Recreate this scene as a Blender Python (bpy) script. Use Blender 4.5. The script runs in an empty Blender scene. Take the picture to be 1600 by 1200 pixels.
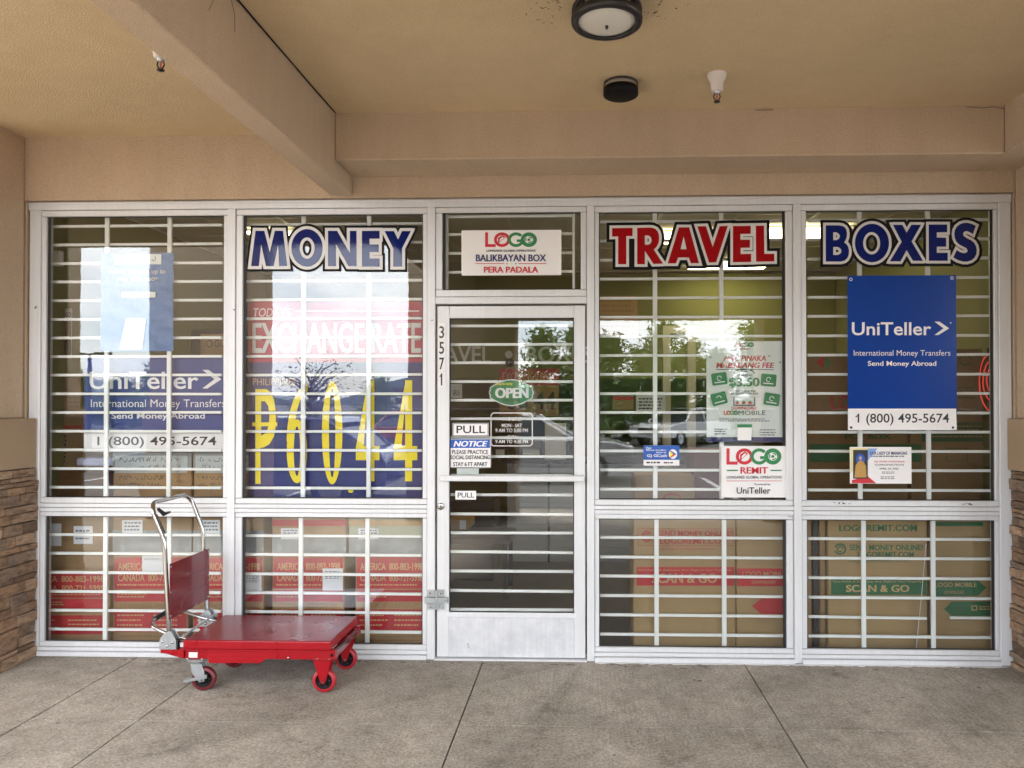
import bpy, bmesh, math, random
from mathutils import Vector, Matrix
from mathutils.geometry import delaunay_2d_cdt, tessellate_polygon
random.seed(11)
SC = bpy.context.scene
COL = SC.collection

# ------------------------------------------------------------------ camera
FPX, PPX, PPY = 1109.0, 878.88, 617.14          # measured in the 1600x1200 photograph
YAW, PIT, ROL = 0.0295, 0.0087, 0.0002
CAM = Vector((0, -4.32, 1.58))
ROT = Matrix.Rotation(YAW, 3, 'Z') @ Matrix.Rotation(PIT, 3, 'X') @ Matrix.Rotation(ROL, 3, 'Y')
cd = bpy.data.cameras.new("camera"); co = bpy.data.objects.new("camera", cd); COL.objects.link(co)
cd.sensor_width = 36; cd.lens = FPX / 1600 * 36
cd.shift_x = -(PPX - 800) / 1600; cd.shift_y = (PPY - 600) / 1600
cd.clip_start = 0.05; cd.clip_end = 3000
r_, f_, u_ = ROT.col[0], ROT.col[1], ROT.col[2]
co.matrix_world = Matrix(((r_.x, u_.x, -f_.x, CAM.x), (r_.y, u_.y, -f_.y, CAM.y), (r_.z, u_.z, -f_.z, CAM.z), (0, 0, 0, 1)))
SC.camera = co

# ------------------------------------------------------------------ sky and sun
SUN_EL, SUN_AZ = math.radians(72), math.radians(215)     # azimuth clockwise from +Y: behind and left of the viewer
w = bpy.data.worlds.new("World"); SC.world = w; w.use_nodes = True
nt = w.node_tree; nt.nodes.clear()
def N(nt, t, **k):
    n = nt.nodes.new(t)
    for a, b in k.items():
        if hasattr(n, a): setattr(n, a, b)
    return n
sky = N(nt, 'ShaderNodeTexSky', sky_type='NISHITA', sun_disc=False)
sky.sun_elevation = SUN_EL; sky.sun_rotation = SUN_AZ
tc = N(nt, 'ShaderNodeTexCoord'); mp = N(nt, 'ShaderNodeMapping'); mp.inputs['Scale'].default_value = (1.6, 1.6, 5.0)
cn = N(nt, 'ShaderNodeTexNoise'); cn.inputs['Scale'].default_value = 1.7; cn.inputs['Detail'].default_value = 7; cn.inputs['Roughness'].default_value = .55
cr = N(nt, 'ShaderNodeValToRGB'); cr.color_ramp.elements[0].position = .28; cr.color_ramp.elements[1].position = .56
cm = N(nt, 'ShaderNodeMixRGB'); cm.inputs[2].default_value = (8.6, 9.0, 9.6, 1)
cn2 = N(nt, 'ShaderNodeTexNoise'); cn2.inputs['Scale'].default_value = 3.1; cn2.inputs['Detail'].default_value = 8; cn2.inputs['Roughness'].default_value = .6
cr2 = N(nt, 'ShaderNodeValToRGB'); cr2.color_ramp.elements[0].position = .34; cr2.color_ramp.elements[0].color = (6.6, 7.0, 7.7, 1); cr2.color_ramp.elements[1].position = .62; cr2.color_ramp.elements[1].color = (9.6, 9.8, 10.0, 1)
bg = N(nt, 'ShaderNodeBackground'); bg.inputs[1].default_value = 0.12
ow = N(nt, 'ShaderNodeOutputWorld')
L = nt.links.new
L(tc.outputs['Generated'], mp.inputs[0]); L(mp.outputs[0], cn.inputs['Vector']); L(cn.outputs[0], cr.inputs[0]); L(cr.outputs[0], cm.inputs[0])
L(mp.outputs[0], cn2.inputs['Vector']); L(cn2.outputs[0], cr2.inputs[0]); L(cr2.outputs[0], cm.inputs[2]); L(sky.outputs[0], cm.inputs[1]); L(cm.outputs[0], bg.inputs[0]); L(bg.outputs[0], ow.inputs[0])
sl = bpy.data.lights.new("sun", 'SUN'); sl.energy = 1.5; sl.angle = math.radians(14); sl.color = (1, .95, .88)
so = bpy.data.objects.new("sun", sl); COL.objects.link(so)
sd = Vector((math.sin(SUN_AZ) * math.cos(SUN_EL), math.cos(SUN_AZ) * math.cos(SUN_EL), math.sin(SUN_EL)))
so.rotation_euler = (-sd).to_track_quat('-Z', 'Y').to_euler()
so.location = (-6, -12, 14)
SC.view_settings.view_transform = 'Standard'; SC.view_settings.look = 'None'
SC.view_settings.exposure = 3.28; SC.view_settings.gamma = 1; SC.view_settings.use_curve_mapping = False
SC.render.engine = 'CYCLES'
SC.cycles.max_bounces = 12; SC.cycles.diffuse_bounces = 5; SC.cycles.glossy_bounces = 5; SC.cycles.transparent_max_bounces = 16
SC.cycles.caustics_reflective = False; SC.cycles.caustics_refractive = False
SC.cycles.sample_clamp_indirect = 6

# ------------------------------------------------------------------ measuring helpers: photo pixel -> point of a real plane
def ray(px, py): return ROT @ Vector(((px - PPX) / FPX, 1, -(py - PPY) / FPX))
def W(px, py, Y=0.0):
    d = ray(px, py); return CAM + d * ((Y - CAM.y) / d.y)
def G(px, py, z=0.0):
    d = ray(px, py); return CAM + d * ((z - CAM.z) / d.z)
def XP(px, Y=0.0): return W(px, 617, Y).x
def ZP(py, Y=0.0, px=660): return W(px, py, Y).z
def S(r, g, b):
    f = lambda c: (c / 255 / 12.92) if c / 255 <= .04045 else ((c / 255 + .055) / 1.055) ** 2.4
    return (f(r), f(g), f(b))

# ------------------------------------------------------------------ materials
MATS = {}
def mat(name, col, rough=.6, var=.12, scale=6, bump=0, bscale=60, metal=0, spec=.5, detail=6, coat=0, rvar=0.1):
    if name in MATS: return MATS[name]
    m = bpy.data.materials.new(name); MATS[name] = m; m.use_nodes = True
    nt = m.node_tree; b = nt.nodes['Principled BSDF']; L = nt.links.new
    b.inputs['Roughness'].default_value = rough; b.inputs['Metallic'].default_value = metal
    b.inputs['Specular IOR Level'].default_value = spec; b.inputs['Coat Weight'].default_value = coat
    tc = N(nt, 'ShaderNodeTexCoord'); n = N(nt, 'ShaderNodeTexNoise'); n.inputs['Scale'].default_value = scale; n.inputs['Detail'].default_value = detail
    L(tc.outputs['Object'], n.inputs['Vector'])
    mx = N(nt, 'ShaderNodeMixRGB')
    mx.inputs[1].default_value = tuple(c * (1 - var) for c in col) + (1,); mx.inputs[2].default_value = tuple(min(1, c * (1 + var)) for c in col) + (1,)
    L(n.outputs[0], mx.inputs[0]); L(mx.outputs[0], b.inputs['Base Color'])
    if rvar:
        mr = N(nt, 'ShaderNodeMapRange'); mr.inputs[3].default_value = max(0, rough - rvar); mr.inputs[4].default_value = min(1, rough + rvar)
        L(n.outputs[0], mr.inputs[0]); L(mr.outputs[0], b.inputs['Roughness'])
    if bump:
        n2 = N(nt, 'ShaderNodeTexNoise'); n2.inputs['Scale'].default_value = bscale; n2.inputs['Detail'].default_value = 4
        L(tc.outputs['Object'], n2.inputs['Vector'])
        bp = N(nt, 'ShaderNodeBump'); bp.inputs['Strength'].default_value = bump; bp.inputs['Distance'].default_value = .01
        L(n2.outputs[0], bp.inputs['Height']); L(bp.outputs[0], b.inputs['Normal'])
    return m

def stucco(name, col):
    m = mat(name, col, .9, .1, 1.3, .55, 130, spec=.25)
    nt = m.node_tree; b = nt.nodes['Principled BSDF']; L = nt.links.new
    # streaks and blotches of age
    src = b.inputs['Base Color'].links[0].from_socket
    tc = N(nt, 'ShaderNodeTexCoord'); mp = N(nt, 'ShaderNodeMapping'); mp.inputs['Scale'].default_value = (7, 7, 1.2)
    n = N(nt, 'ShaderNodeTexNoise'); n.inputs['Scale'].default_value = 1; n.inputs['Detail'].default_value = 8; n.inputs['Roughness'].default_value = .7
    r = N(nt, 'ShaderNodeValToRGB'); r.color_ramp.elements[0].position = .3; r.color_ramp.elements[0].color = (.8, .78, .75, 1); r.color_ramp.elements[1].position = .62
    mx = N(nt, 'ShaderNodeMixRGB', blend_type='MULTIPLY'); mx.inputs[0].default_value = .38
    n3 = N(nt, 'ShaderNodeTexNoise'); n3.inputs['Scale'].default_value = 170; n3.inputs['Detail'].default_value = 3
    r3 = N(nt, 'ShaderNodeValToRGB'); r3.color_ramp.elements[0].position = .3; r3.color_ramp.elements[0].color = (.72, .7, .68, 1); r3.color_ramp.elements[1].position = .5
    mx3 = N(nt, 'ShaderNodeMixRGB', blend_type='MULTIPLY'); mx3.inputs[0].default_value = .7
    L(tc.outputs['Object'], mp.inputs[0]); L(mp.outputs[0], n.inputs['Vector']); L(n.outputs[0], r.inputs[0]); L(src, mx.inputs[1]); L(r.outputs[0], mx.inputs[2])
    L(tc.outputs['Object'], n3.inputs['Vector']); L(n3.outputs[0], r3.inputs[0]); L(mx.outputs[0], mx3.inputs[1]); L(r3.outputs[0], mx3.inputs[2])
    L(mx3.outputs[0], b.inputs['Base Color'])
    return m

def concrete():
    m = bpy.data.materials.new("concrete"); m.use_nodes = True; nt = m.node_tree; b = nt.nodes['Principled BSDF']; L = nt.links.new
    tc = N(nt, 'ShaderNodeTexCoord')
    def noise(sc, det, rough=.6, mpscale=None):
        n = N(nt, 'ShaderNodeTexNoise'); n.inputs['Scale'].default_value = sc; n.inputs['Detail'].default_value = det; n.inputs['Roughness'].default_value = rough
        if mpscale:
            q = N(nt, 'ShaderNodeMapping'); q.inputs['Scale'].default_value = mpscale; L(tc.outputs['Object'], q.inputs[0]); L(q.outputs[0], n.inputs['Vector'])
        else: L(tc.outputs['Object'], n.inputs['Vector'])
        return n
    def ramp(src, p0, c0, p1, c1):
        r = N(nt, 'ShaderNodeValToRGB'); e = r.color_ramp.elements
        e[0].position, e[1].position = p0, p1; e[0].color = c0 + (1,); e[1].color = c1 + (1,); L(src.outputs[0], r.inputs[0]); return r
    def mul(a, bb, f=1):
        x = N(nt, 'ShaderNodeMixRGB', blend_type='MULTIPLY'); x.inputs[0].default_value = f; L(a.outputs[0], x.inputs[1]); L(bb.outputs[0], x.inputs[2]); return x
    base = ramp(noise(1.6, 9, .65), .3, (.345, .315, .272), .7, (.47, .43, .375))
    grit = ramp(noise(75, 5, .8), .34, (.32, .31, .3), .64, (1.3, 1.29, 1.27))
    broom = ramp(noise(1, 5, .65, (95, 2.5, 3)), .34, (.6, .59, .58), .6, (1.1, 1.1, 1.1))
    mott = ramp(noise(11, 8, .8), .36, (.5, .48, .46), .58, (1.12, 1.11, 1.09))
    spot = ramp(noise(3.2, 9, .78), .33, (.5, .48, .45), .45, (1, 1, 1))
    big = ramp(noise(.9, 7, .7), .36, (.7, .69, .67), .62, (1.12, 1.11, 1.1))
    x = mul(mul(mul(mul(base, grit, .82), broom, .6), mott, .45), spot, .8)
    bm_ = ramp(noise(.7, 3, .5), .45, (0, 0, 0), .65, (.5, .5, .5)); bx_ = [l for l in x.inputs[1].links][0].from_node.inputs[1].links[0].from_node
    L(bm_.outputs[0], bx_.inputs[0]); x = mul(x, big, 1)
    L(x.outputs[0], b.inputs['Base Color']); b.inputs['Roughness'].default_value = .82; b.inputs['Specular IOR Level'].default_value = .35
    bp = N(nt, 'ShaderNodeBump'); bp.inputs['Strength'].default_value = .5; bp.inputs['Distance'].default_value = .004
    L(noise(150, 5, .7).outputs[0], bp.inputs['Height']); L(bp.outputs[0], b.inputs['Normal'])
    return m

def stone():
    m = bpy.data.materials.new("ledge_stone"); m.use_nodes = True; nt = m.node_tree; b = nt.nodes['Principled BSDF']; L = nt.links.new
    ge = N(nt, 'ShaderNodeNewGeometry'); r = N(nt, 'ShaderNodeValToRGB')
    e = r.color_ramp.elements; e[0].color = (0.101, 0.067, 0.045, 1); e[1].color = (0.460, 0.319, 0.210, 1); e[1].position = 1
    for p, c in ((.3, (0.248, 0.160, 0.098, 1)), (.55, (0.331, 0.218, 0.135, 1)), (.75, (0.184, 0.139, 0.105, 1))):
        k = e.new(p); k.color = c
    tc = N(nt, 'ShaderNodeTexCoord'); mp = N(nt, 'ShaderNodeMapping'); mp.inputs['Scale'].default_value = (1, 1, 2.6)
    n = N(nt, 'ShaderNodeTexNoise'); n.inputs['Scale'].default_value = 16; n.inputs['Detail'].default_value = 9; n.inputs['Roughness'].default_value = .7
    r2 = N(nt, 'ShaderNodeValToRGB'); r2.color_ramp.elements[0].position = .3; r2.color_ramp.elements[0].color = (.3, .27, .25, 1); r2.color_ramp.elements[1].position = .68; r2.color_ramp.elements[1].color = (1.35, 1.3, 1.25, 1)
    mx = N(nt, 'ShaderNodeMixRGB', blend_type='MULTIPLY'); mx.inputs[0].default_value = 1
    L(ge.outputs['Random Per Island'], r.inputs[0]); L(tc.outputs['Object'], mp.inputs[0]); L(mp.outputs[0], n.inputs['Vector']); L(n.outputs[0], r2.inputs[0])
    L(r.outputs[0], mx.inputs[1]); L(r2.outputs[0], mx.inputs[2]); L(mx.outputs[0], b.inputs['Base Color']); b.inputs['Roughness'].default_value = .85
    bp = N(nt, 'ShaderNodeBump'); bp.inputs['Strength'].default_value = .9; bp.inputs['Distance'].default_value = .012
    L(n.outputs[0], bp.inputs['Height']); L(bp.outputs[0], b.inputs['Normal'])
    return m

def alum(name, col, rough=.38, metal=.35):
    m = mat(name, col, rough, .06, 3, .0, 60, metal=metal, rvar=.1)
    nt = m.node_tree; b = nt.nodes['Principled BSDF']; L = nt.links.new
    src = b.inputs['Base Color'].links[0].from_socket
    tc = N(nt, 'ShaderNodeTexCoord'); n = N(nt, 'ShaderNodeTexNoise'); n.inputs['Scale'].default_value = 22; n.inputs['Detail'].default_value = 10; n.inputs['Roughness'].default_value = .8
    r = N(nt, 'ShaderNodeValToRGB'); r.color_ramp.elements[0].position = .28; r.color_ramp.elements[0].color = (.5, .48, .46, 1); r.color_ramp.elements[1].position = .37
    mx = N(nt, 'ShaderNodeMixRGB', blend_type='MULTIPLY'); mx.inputs[0].default_value = .45
    mp = N(nt, 'ShaderNodeMapping'); mp.inputs['Scale'].default_value = (60, 60, 2); n2 = N(nt, 'ShaderNodeTexNoise'); n2.inputs['Scale'].default_value = 1; n2.inputs['Detail'].default_value = 4
    r2 = N(nt, 'ShaderNodeValToRGB'); r2.color_ramp.elements[0].position = .25; r2.color_ramp.elements[0].color = (.8, .8, .8, 1); r2.color_ramp.elements[1].position = .6
    mx2 = N(nt, 'ShaderNodeMixRGB', blend_type='MULTIPLY'); mx2.inputs[0].default_value = .35
    L(tc.outputs['Object'], n.inputs['Vector']); L(n.outputs[0], r.inputs[0]); L(src, mx.inputs[1]); L(r.outputs[0], mx.inputs[2])
    L(tc.outputs['Object'], mp.inputs[0]); L(mp.outputs[0], n2.inputs['Vector']); L(n2.outputs[0], r2.inputs[0]); L(mx.outputs[0], mx2.inputs[1]); L(r2.outputs[0], mx2.inputs[2])
    L(mx2.outputs[0], b.inputs['Base Color'])
    return m

def glassmat(name, fac, tint=(.93, .96, .95), wav=.007):
    m = bpy.data.materials.new(name); m.use_nodes = True; nt = m.node_tree; nt.nodes.clear(); L = nt.links.new
    o = N(nt, 'ShaderNodeOutputMaterial'); mx = N(nt, 'ShaderNodeMixShader'); t = N(nt, 'ShaderNodeBsdfTransparent'); g = N(nt, 'ShaderNodeBsdfGlossy')
    g.inputs['Roughness'].default_value = 0.0; g.inputs['Color'].default_value = (1, 1, 1, 1); t.inputs['Color'].default_value = tint + (1,)
    lw = N(nt, 'ShaderNodeLayerWeight'); lw.inputs[0].default_value = .12
    mr = N(nt, 'ShaderNodeMapRange'); mr.inputs[3].default_value = fac; mr.inputs[4].default_value = .9
    L(lw.outputs['Fresnel'], mr.inputs[0])
    mr.inputs[1].default_value = 0.0
    tc = N(nt, 'ShaderNodeTexCoord'); n = N(nt, 'ShaderNodeTexNoise'); n.inputs['Scale'].default_value = 5; n.inputs['Detail'].default_value = 3
    bp = N(nt, 'ShaderNodeBump'); bp.inputs['Strength'].default_value = wav; bp.inputs['Distance'].default_value = .02
    L(tc.outputs['Object'], n.inputs['Vector']); L(n.outputs[0], bp.inputs['Height']); L(bp.outputs[0], g.inputs['Normal'])
    L(mr.outputs[0], mx.inputs[0]); L(t.outputs[0], mx.inputs[1]); L(g.outputs[0], mx.inputs[2]); L(mx.outputs[0], o.inputs[0])
    return m

def emis(name, col, st):
    m = bpy.data.materials.new(name); m.use_nodes = True; nt = m.node_tree; nt.nodes.clear()
    o = N(nt, 'ShaderNodeOutputMaterial'); e = N(nt, 'ShaderNodeEmission'); e.inputs[0].default_value = col + (1,); e.inputs[1].default_value = st
    nt.links.new(e.outputs[0], o.inputs[0]); return m

M_STUC = stucco("stucco_tan", (.52, .4, .285))
M_CEIL = stucco("ceiling_tan", (.61, .475, .295))
M_CAP = mat("cap_stone", (.33, .235, .15), .85, .12, 3, .3, 90)
M_CONC = concrete(); M_STONE = stone()
M_MORT = mat("mortar", (.08, .065, .055), .95)
M_ALU = alum("aluminium_frame", (.66, .67, .685), .38, .12)
M_KICK = alum("kick_plate", (.72, .735, .76), .3, .3)
_nt = M_KICK.node_tree; _b = _nt.nodes['Principled BSDF']; _src = _b.inputs['Base Color'].links[0].from_socket
_tc = N(_nt, 'ShaderNodeTexCoord'); _n = N(_nt, 'ShaderNodeTexNoise'); _n.inputs['Scale'].default_value = 9; _n.inputs['Detail'].default_value = 9; _n.inputs['Roughness'].default_value = .75
_r = N(_nt, 'ShaderNodeValToRGB'); _r.color_ramp.elements[0].position = .35; _r.color_ramp.elements[0].color = (.86, .87, .89, 1); _r.color_ramp.elements[1].position = .68; _r.color_ramp.elements[1].color = (1.14, 1.14, 1.14, 1)
_m = N(_nt, 'ShaderNodeMixRGB', blend_type='MULTIPLY'); _m.inputs[0].default_value = 1
_nt.links.new(_tc.outputs['Object'], _n.inputs['Vector']); _nt.links.new(_n.outputs[0], _r.inputs[0]); _nt.links.new(_src, _m.inputs[1]); _nt.links.new(_r.outputs[0], _m.inputs[2]); _nt.links.new(_m.outputs[0], _b.inputs['Base Color'])
M_GLASS = glassmat("window_glass", .042, (.955, .965, .965))
M_WHITEBAR = mat("white_bar_paint", (.88, .9, .88), .4, .05, 20)
M_BLACK = mat("black_vinyl", (.006, .006, .007), .5, .1, spec=.12)
M_WHITE = mat("white_vinyl", (.62, .61, .6), .3, .04, rvar=0)
M_BLUE = mat("blue_vinyl", (.003, .012, .12), .06, .1, rvar=.02, spec=.25, bump=.02, bscale=25)
M_RED = mat("red_vinyl", (.3, .002, .006), .2, .08, rvar=.02, spec=.2)
M_PAPER = mat("paper_white", (.78, .77, .77), .55, .03)
M_DARKTXT = mat("dark_print", (.02, .02, .025), .5)
M_NAVY = mat("navy_print", (.02, .025, .12), .5)
M_REDP = mat("red_print", (.55, .02, .035), .5)
M_GREENP = mat("green_print", (.025, .21, .07), .5)
M_BLUEP = mat("blue_print", (.01, .09, .42), .45)
M_POSTER = mat("poster_blue", (.0006, .042, .27), .22, .35, 1.2, .35, 2.2, spec=.35)
M_CARD = mat("cardboard", (.33, .21, .1), .85, .1, 5)
M_CARDO = mat("cardboard_olive", (.33, .225, .105), .85, .12, 4)
M_CARDD = mat("cardboard_dark", (.25, .16, .075), .85, .1, 5)
M_CARDR = mat("carton_red_ink", (.42, .02, .03), .7, .12, 9)
M_CARDG = mat("carton_green_ink", (.012, .12, .05), .7, .12, 9)
M_TAN = mat("carton_tan_ink", (.5, .33, .15), .7, .12, 9)
M_TAPE = mat("clear_tape_wrap", (.25, .28, .28), .25, .25, 14, .25, 20)
M_LABEL = mat("shipping_label", (.68, .7, .72), .5, .05)
M_CRED = mat("cart_red", (.29, .002, .008), .3, .12, 8, spec=.35, coat=.15)
def worn(m, th=.66):
    nt = m.node_tree; b = nt.nodes['Principled BSDF']; src = b.inputs['Base Color'].links[0].from_socket; L = nt.links.new
    tc = N(nt, 'ShaderNodeTexCoord'); mp = N(nt, 'ShaderNodeMapping'); mp.inputs['Scale'].default_value = (9, 30, 40); mp.inputs['Rotation'].default_value = (.2, .3, .5)
    n = N(nt, 'ShaderNodeTexNoise'); n.inputs['Scale'].default_value = 1; n.inputs['Detail'].default_value = 8; n.inputs['Roughness'].default_value = .75
    r = N(nt, 'ShaderNodeValToRGB'); r.color_ramp.elements[0].position = th; r.color_ramp.elements[0].color = (0, 0, 0, 1); r.color_ramp.elements[1].position = th + .06; r.color_ramp.elements[1].color = (.55, .55, .55, 1)
    mx = N(nt, 'ShaderNodeMixRGB'); mx.inputs[2].default_value = (.1, .05, .045, 1)
    L(tc.outputs['Object'], mp.inputs[0]); L(mp.outputs[0], n.inputs['Vector']); L(n.outputs[0], r.inputs[0]); L(r.outputs[0], mx.inputs[0]); L(src, mx.inputs[1]); L(mx.outputs[0], b.inputs['Base Color'])
worn(M_CRED, .7)
M_CTOP = mat("cart_top_red", (.17, .004, .012), .3, .15, 5, coat=.25)
M_CMAR = mat("cart_maroon", (.15, .006, .014), .25, .1, 8, coat=.4)
M_CHROME = mat("chrome", (.42, .42, .42), .07, .06, 20, metal=1, rvar=.05)
M_ZINC = mat("zinc", (.46, .5, .52), .38, .15, 30, metal=.8)
M_RUB = mat("black_rubber", (.015, .014, .015), .6)
M_TYRE = mat("red_polyurethane", (.34, .012, .02), .4)
M_TYRED = mat("dark_red_polyurethane", (.12, .012, .016), .4)
M_BRONZE = mat("dark_bronze", (.012, .01, .01), .4)
M_FROST = mat("frosted_glass", (.6, .58, .52), .5, .04)
M_OLIVE = mat("olive_wall", (.16, .17, .05), .8, .12, 2)
M_ICEIL = mat("ceiling_tile", (.62, .6, .5), .9, .08, 8)
M_IFLOOR = mat("shop_floor", (.085, .07, .065), .35, .25, 6)
M_GREY = mat("counter_grey", (.42, .43, .42), .5, .06)
M_DARK = mat("dark_plastic", (.02, .02, .022), .45)
M_TEAL = mat("pale_print", (.8, .85, .82), .5, .04)
M_YEL = mat("yellow_digit", (.9, .72, .008), .5, .06)
M_SBLUE = mat("sign_blue", (.012, .02, .14), .45, .1)
M_SRED = mat("sign_red", (.4, .018, .05), .45, .08)
M_GREYTXT = mat("pale_grey_print", (.62, .64, .62), .5)
M_INKP = mat("taped_paper", (.42, .46, .45), .3, .15, 20)
M_CARDI = mat("marker_ink", (.06, .04, .02), .6)
M_INK = mat("grey_ink", (.13, .14, .16), .5)
M_ASPH = mat("asphalt", (.1, .098, .095), .9, .3, 4, .4, 90)
M_BARK = mat("bark", (.09, .065, .05), .9, .3, 12, .5, 30)
M_LAMP = emis("lamp_tube", (1, .86, .5), 1.4)
M_NEON = emis("neon_red", (1, .05, .04), .09)

# ------------------------------------------------------------------ mesh builder
class MB:
    def __init__(s): s.v = []; s.f = []; s.mi = []; s.ms = []; s.sm = []
    def mid(s, m):
        if m not in s.ms: s.ms.append(m)
        return s.ms.index(m)
    def add(s, vs, fs, m, smooth=False):
        o = len(s.v); k = s.mid(m); s.v += [Vector(p) for p in vs]
        for f in fs: s.f.append([o + i for i in f]); s.mi.append(k); s.sm.append(smooth)
    def box(s, x0, x1, y0, y1, z0, z1, m):
        vs = [(x, y, z) for x in (x0, x1) for y in (y0, y1) for z in (z0, z1)]
        s.add(vs, [(0, 1, 3, 2), (4, 6, 7, 5), (0, 4, 5, 1), (2, 3, 7, 6), (0, 2, 6, 4), (1, 5, 7, 3)], m)
    def hexa(s, p, m):        # 8 points: bottom quad then top quad
        s.add(p, [(3, 2, 1, 0), (4, 5, 6, 7), (0, 1, 5, 4), (1, 2, 6, 5), (2, 3, 7, 6), (3, 0, 4, 7)], m)
    def prism(s, pts, a, b, m, axis='Y'):   # 2D polygon (x,z) pulled from y=a to y=b (axis Y), (y,z) along X, (x,y) along Z
        P = (lambda u, v, t: (u, t, v)) if axis == 'Y' else ((lambda u, v, t: (t, u, v)) if axis == 'X' else (lambda u, v, t: (u, v, t)))
        n = len(pts); vs = [P(u, v, a) for u, v in pts] + [P(u, v, b) for u, v in pts]
        tri = tessellate_polygon([[Vector((u, v, 0)) for u, v in pts]])
        fs = [tuple(t) for t in tri] + [tuple(i + n for i in reversed(t)) for t in tri]
        fs += [(i, (i + 1) % n, (i + 1) % n + n, i + n) for i in range(n)]
        s.add(vs, fs, m)
    def tube(s, path, r, m, n=10, caps=True):
        path = [Vector(p) for p in path]; rs = r if isinstance(r, (list, tuple)) else [r] * len(path)
        rings = []; up = None
        for i, p in enumerate(path):
            t = (path[min(i + 1, len(path) - 1)] - path[max(i - 1, 0)]).normalized()
            if up is None:
                a = Vector((0, 0, 1)) if abs(t.z) < .9 else Vector((1, 0, 0)); up = (a - t * a.dot(t)).normalized()
            else: up = (up - t * up.dot(t)).normalized()
            q = t.cross(up)
            rings.append([p + (up * math.cos(2 * math.pi * k / n) + q * math.sin(2 * math.pi * k / n)) * rs[i] for k in range(n)])
        vs = [p for R in rings for p in R]; fs = []
        for i in range(len(path) - 1):
            for k in range(n): fs.append((i * n + k, i * n + (k + 1) % n, (i + 1) * n + (k + 1) % n, (i + 1) * n + k))
        s.add(vs, fs, m, True)
        if caps: s.add(rings[0], [tuple(range(n - 1, -1, -1))], m); s.add(rings[-1], [tuple(range(n))], m)
    def lathe(s, c, prof, m, n=32, axis='Z', smooth=True):   # prof: (radius, height along axis)
        c = Vector(c); vs = []
        for r, h in prof:
            for k in range(n):
                a = 2 * math.pi * k / n; u, v = r * math.cos(a), r * math.sin(a)
                vs.append(c + (Vector((u, v, h)) if axis == 'Z' else (Vector((u, h, v)) if axis == 'Y' else Vector((h, u, v)))))
        fs = []
        for i in range(len(prof) - 1):
            for k in range(n): fs.append((i * n + k, i * n + (k + 1) % n, (i + 1) * n + (k + 1) % n, (i + 1) * n + k))
        s.add(vs, fs, m, smooth)
    def build(s, name, parent=None, base=Vector((0, 0, 0)), bevel=0, seg=1, fixn=True):
        me = bpy.data.meshes.new(name)
        me.from_pydata([tuple(p - base) for p in s.v], [], s.f)
        for m in s.ms: me.materials.append(m)
        me.polygons.foreach_set('material_index', s.mi); me.polygons.foreach_set('use_smooth', s.sm)
        if bevel or fixn:
            bm = bmesh.new(); bm.from_mesh(me)
            if fixn: bmesh.ops.recalc_face_normals(bm, faces=bm.faces)
            if bevel:
                ed = [e for e in bm.edges if len(e.link_faces) == 2 and not e.link_faces[0].smooth and e.calc_face_angle(0) > .5]
                bmesh.ops.bevel(bm, geom=ed, offset=bevel, segments=seg, affect='EDGES', profile=.6, clamp_overlap=True)
            bm.to_mesh(me); bm.free()
        me.update()
        o = bpy.data.objects.new(name, me); COL.objects.link(o)
        if parent is not None: o.parent = parent
        return o

class Thing:
    def __init__(s, name, label, cat, base=(0, 0, 0), group=None):
        s.base = Vector(base); s.o = bpy.data.objects.new(name, None); COL.objects.link(s.o); s.o.location = s.base
        s.o.empty_display_size = .1
        s.o['label'] = label; s.o['category'] = cat
        if group: s.o['group'] = group
    def part(s, name, mb, parent=None, bevel=0, seg=1, fixn=True, label=None):
        o = mb.build(name, parent if parent is not None else s.o, s.base, bevel, seg, fixn)
        if label: o['label'] = label
        return o
def single(name, mb, label, cat, base=(0, 0, 0), group=None, bevel=0, seg=1, fixn=True):
    b = Vector(base); o = mb.build(name, None, b, bevel, seg, fixn); o.location = b; o['label'] = label; o['category'] = cat
    if group: o['group'] = group
    return o
def structure(name, mb, fixn=True):
    o = mb.build(name, fixn=fixn); o['kind'] = 'structure'; return o
def fillet(path, r, n=6):
    P = [Vector(p) for p in path]; out = [P[0]]
    for i in range(1, len(P) - 1):
        a, b, c = P[i - 1], P[i], P[i + 1]; d = min(r, (a - b).length * .48, (c - b).length * .48)
        p, q = b + (a - b).normalized() * d, b + (c - b).normalized() * d
        for k in range(n + 1):
            t = k / n; out.append(p * (1 - t) ** 2 + b * 2 * t * (1 - t) + q * t * t)
    out.append(P[-1]); return out

# ------------------------------------------------------------------ writing and flat print
_TX = {}
def textmesh(body, bold=0, shear=0, space=1.0):
    key = (body, bold, shear, space)
    if key in _TX: return _TX[key]
    c = bpy.data.curves.new('t', 'FONT'); c.body = body; c.size = 1; c.offset = bold; c.shear = shear; c.resolution_u = 3; c.space_character = space
    o = bpy.data.objects.new('t', c); COL.objects.link(o); dg = bpy.context.evaluated_depsgraph_get(); dg.update()
    me = bpy.data.meshes.new_from_object(o.evaluated_get(dg))
    vs = [(v.co.x, v.co.y) for v in me.vertices]; fs = [tuple(p.vertices) for p in me.polygons]
    bpy.data.objects.remove(o); bpy.data.curves.remove(c); bpy.data.meshes.remove(me)
    x0, x1 = min(p[0] for p in vs), max(p[0] for p in vs); y0, y1 = min(p[1] for p in vs), max(p[1] for p in vs)
    vs = [((x - x0) / (x1 - x0), (y - y0) / (y1 - y0)) for x, y in vs]
    _TX[key] = (vs, fs); return vs, fs

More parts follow.
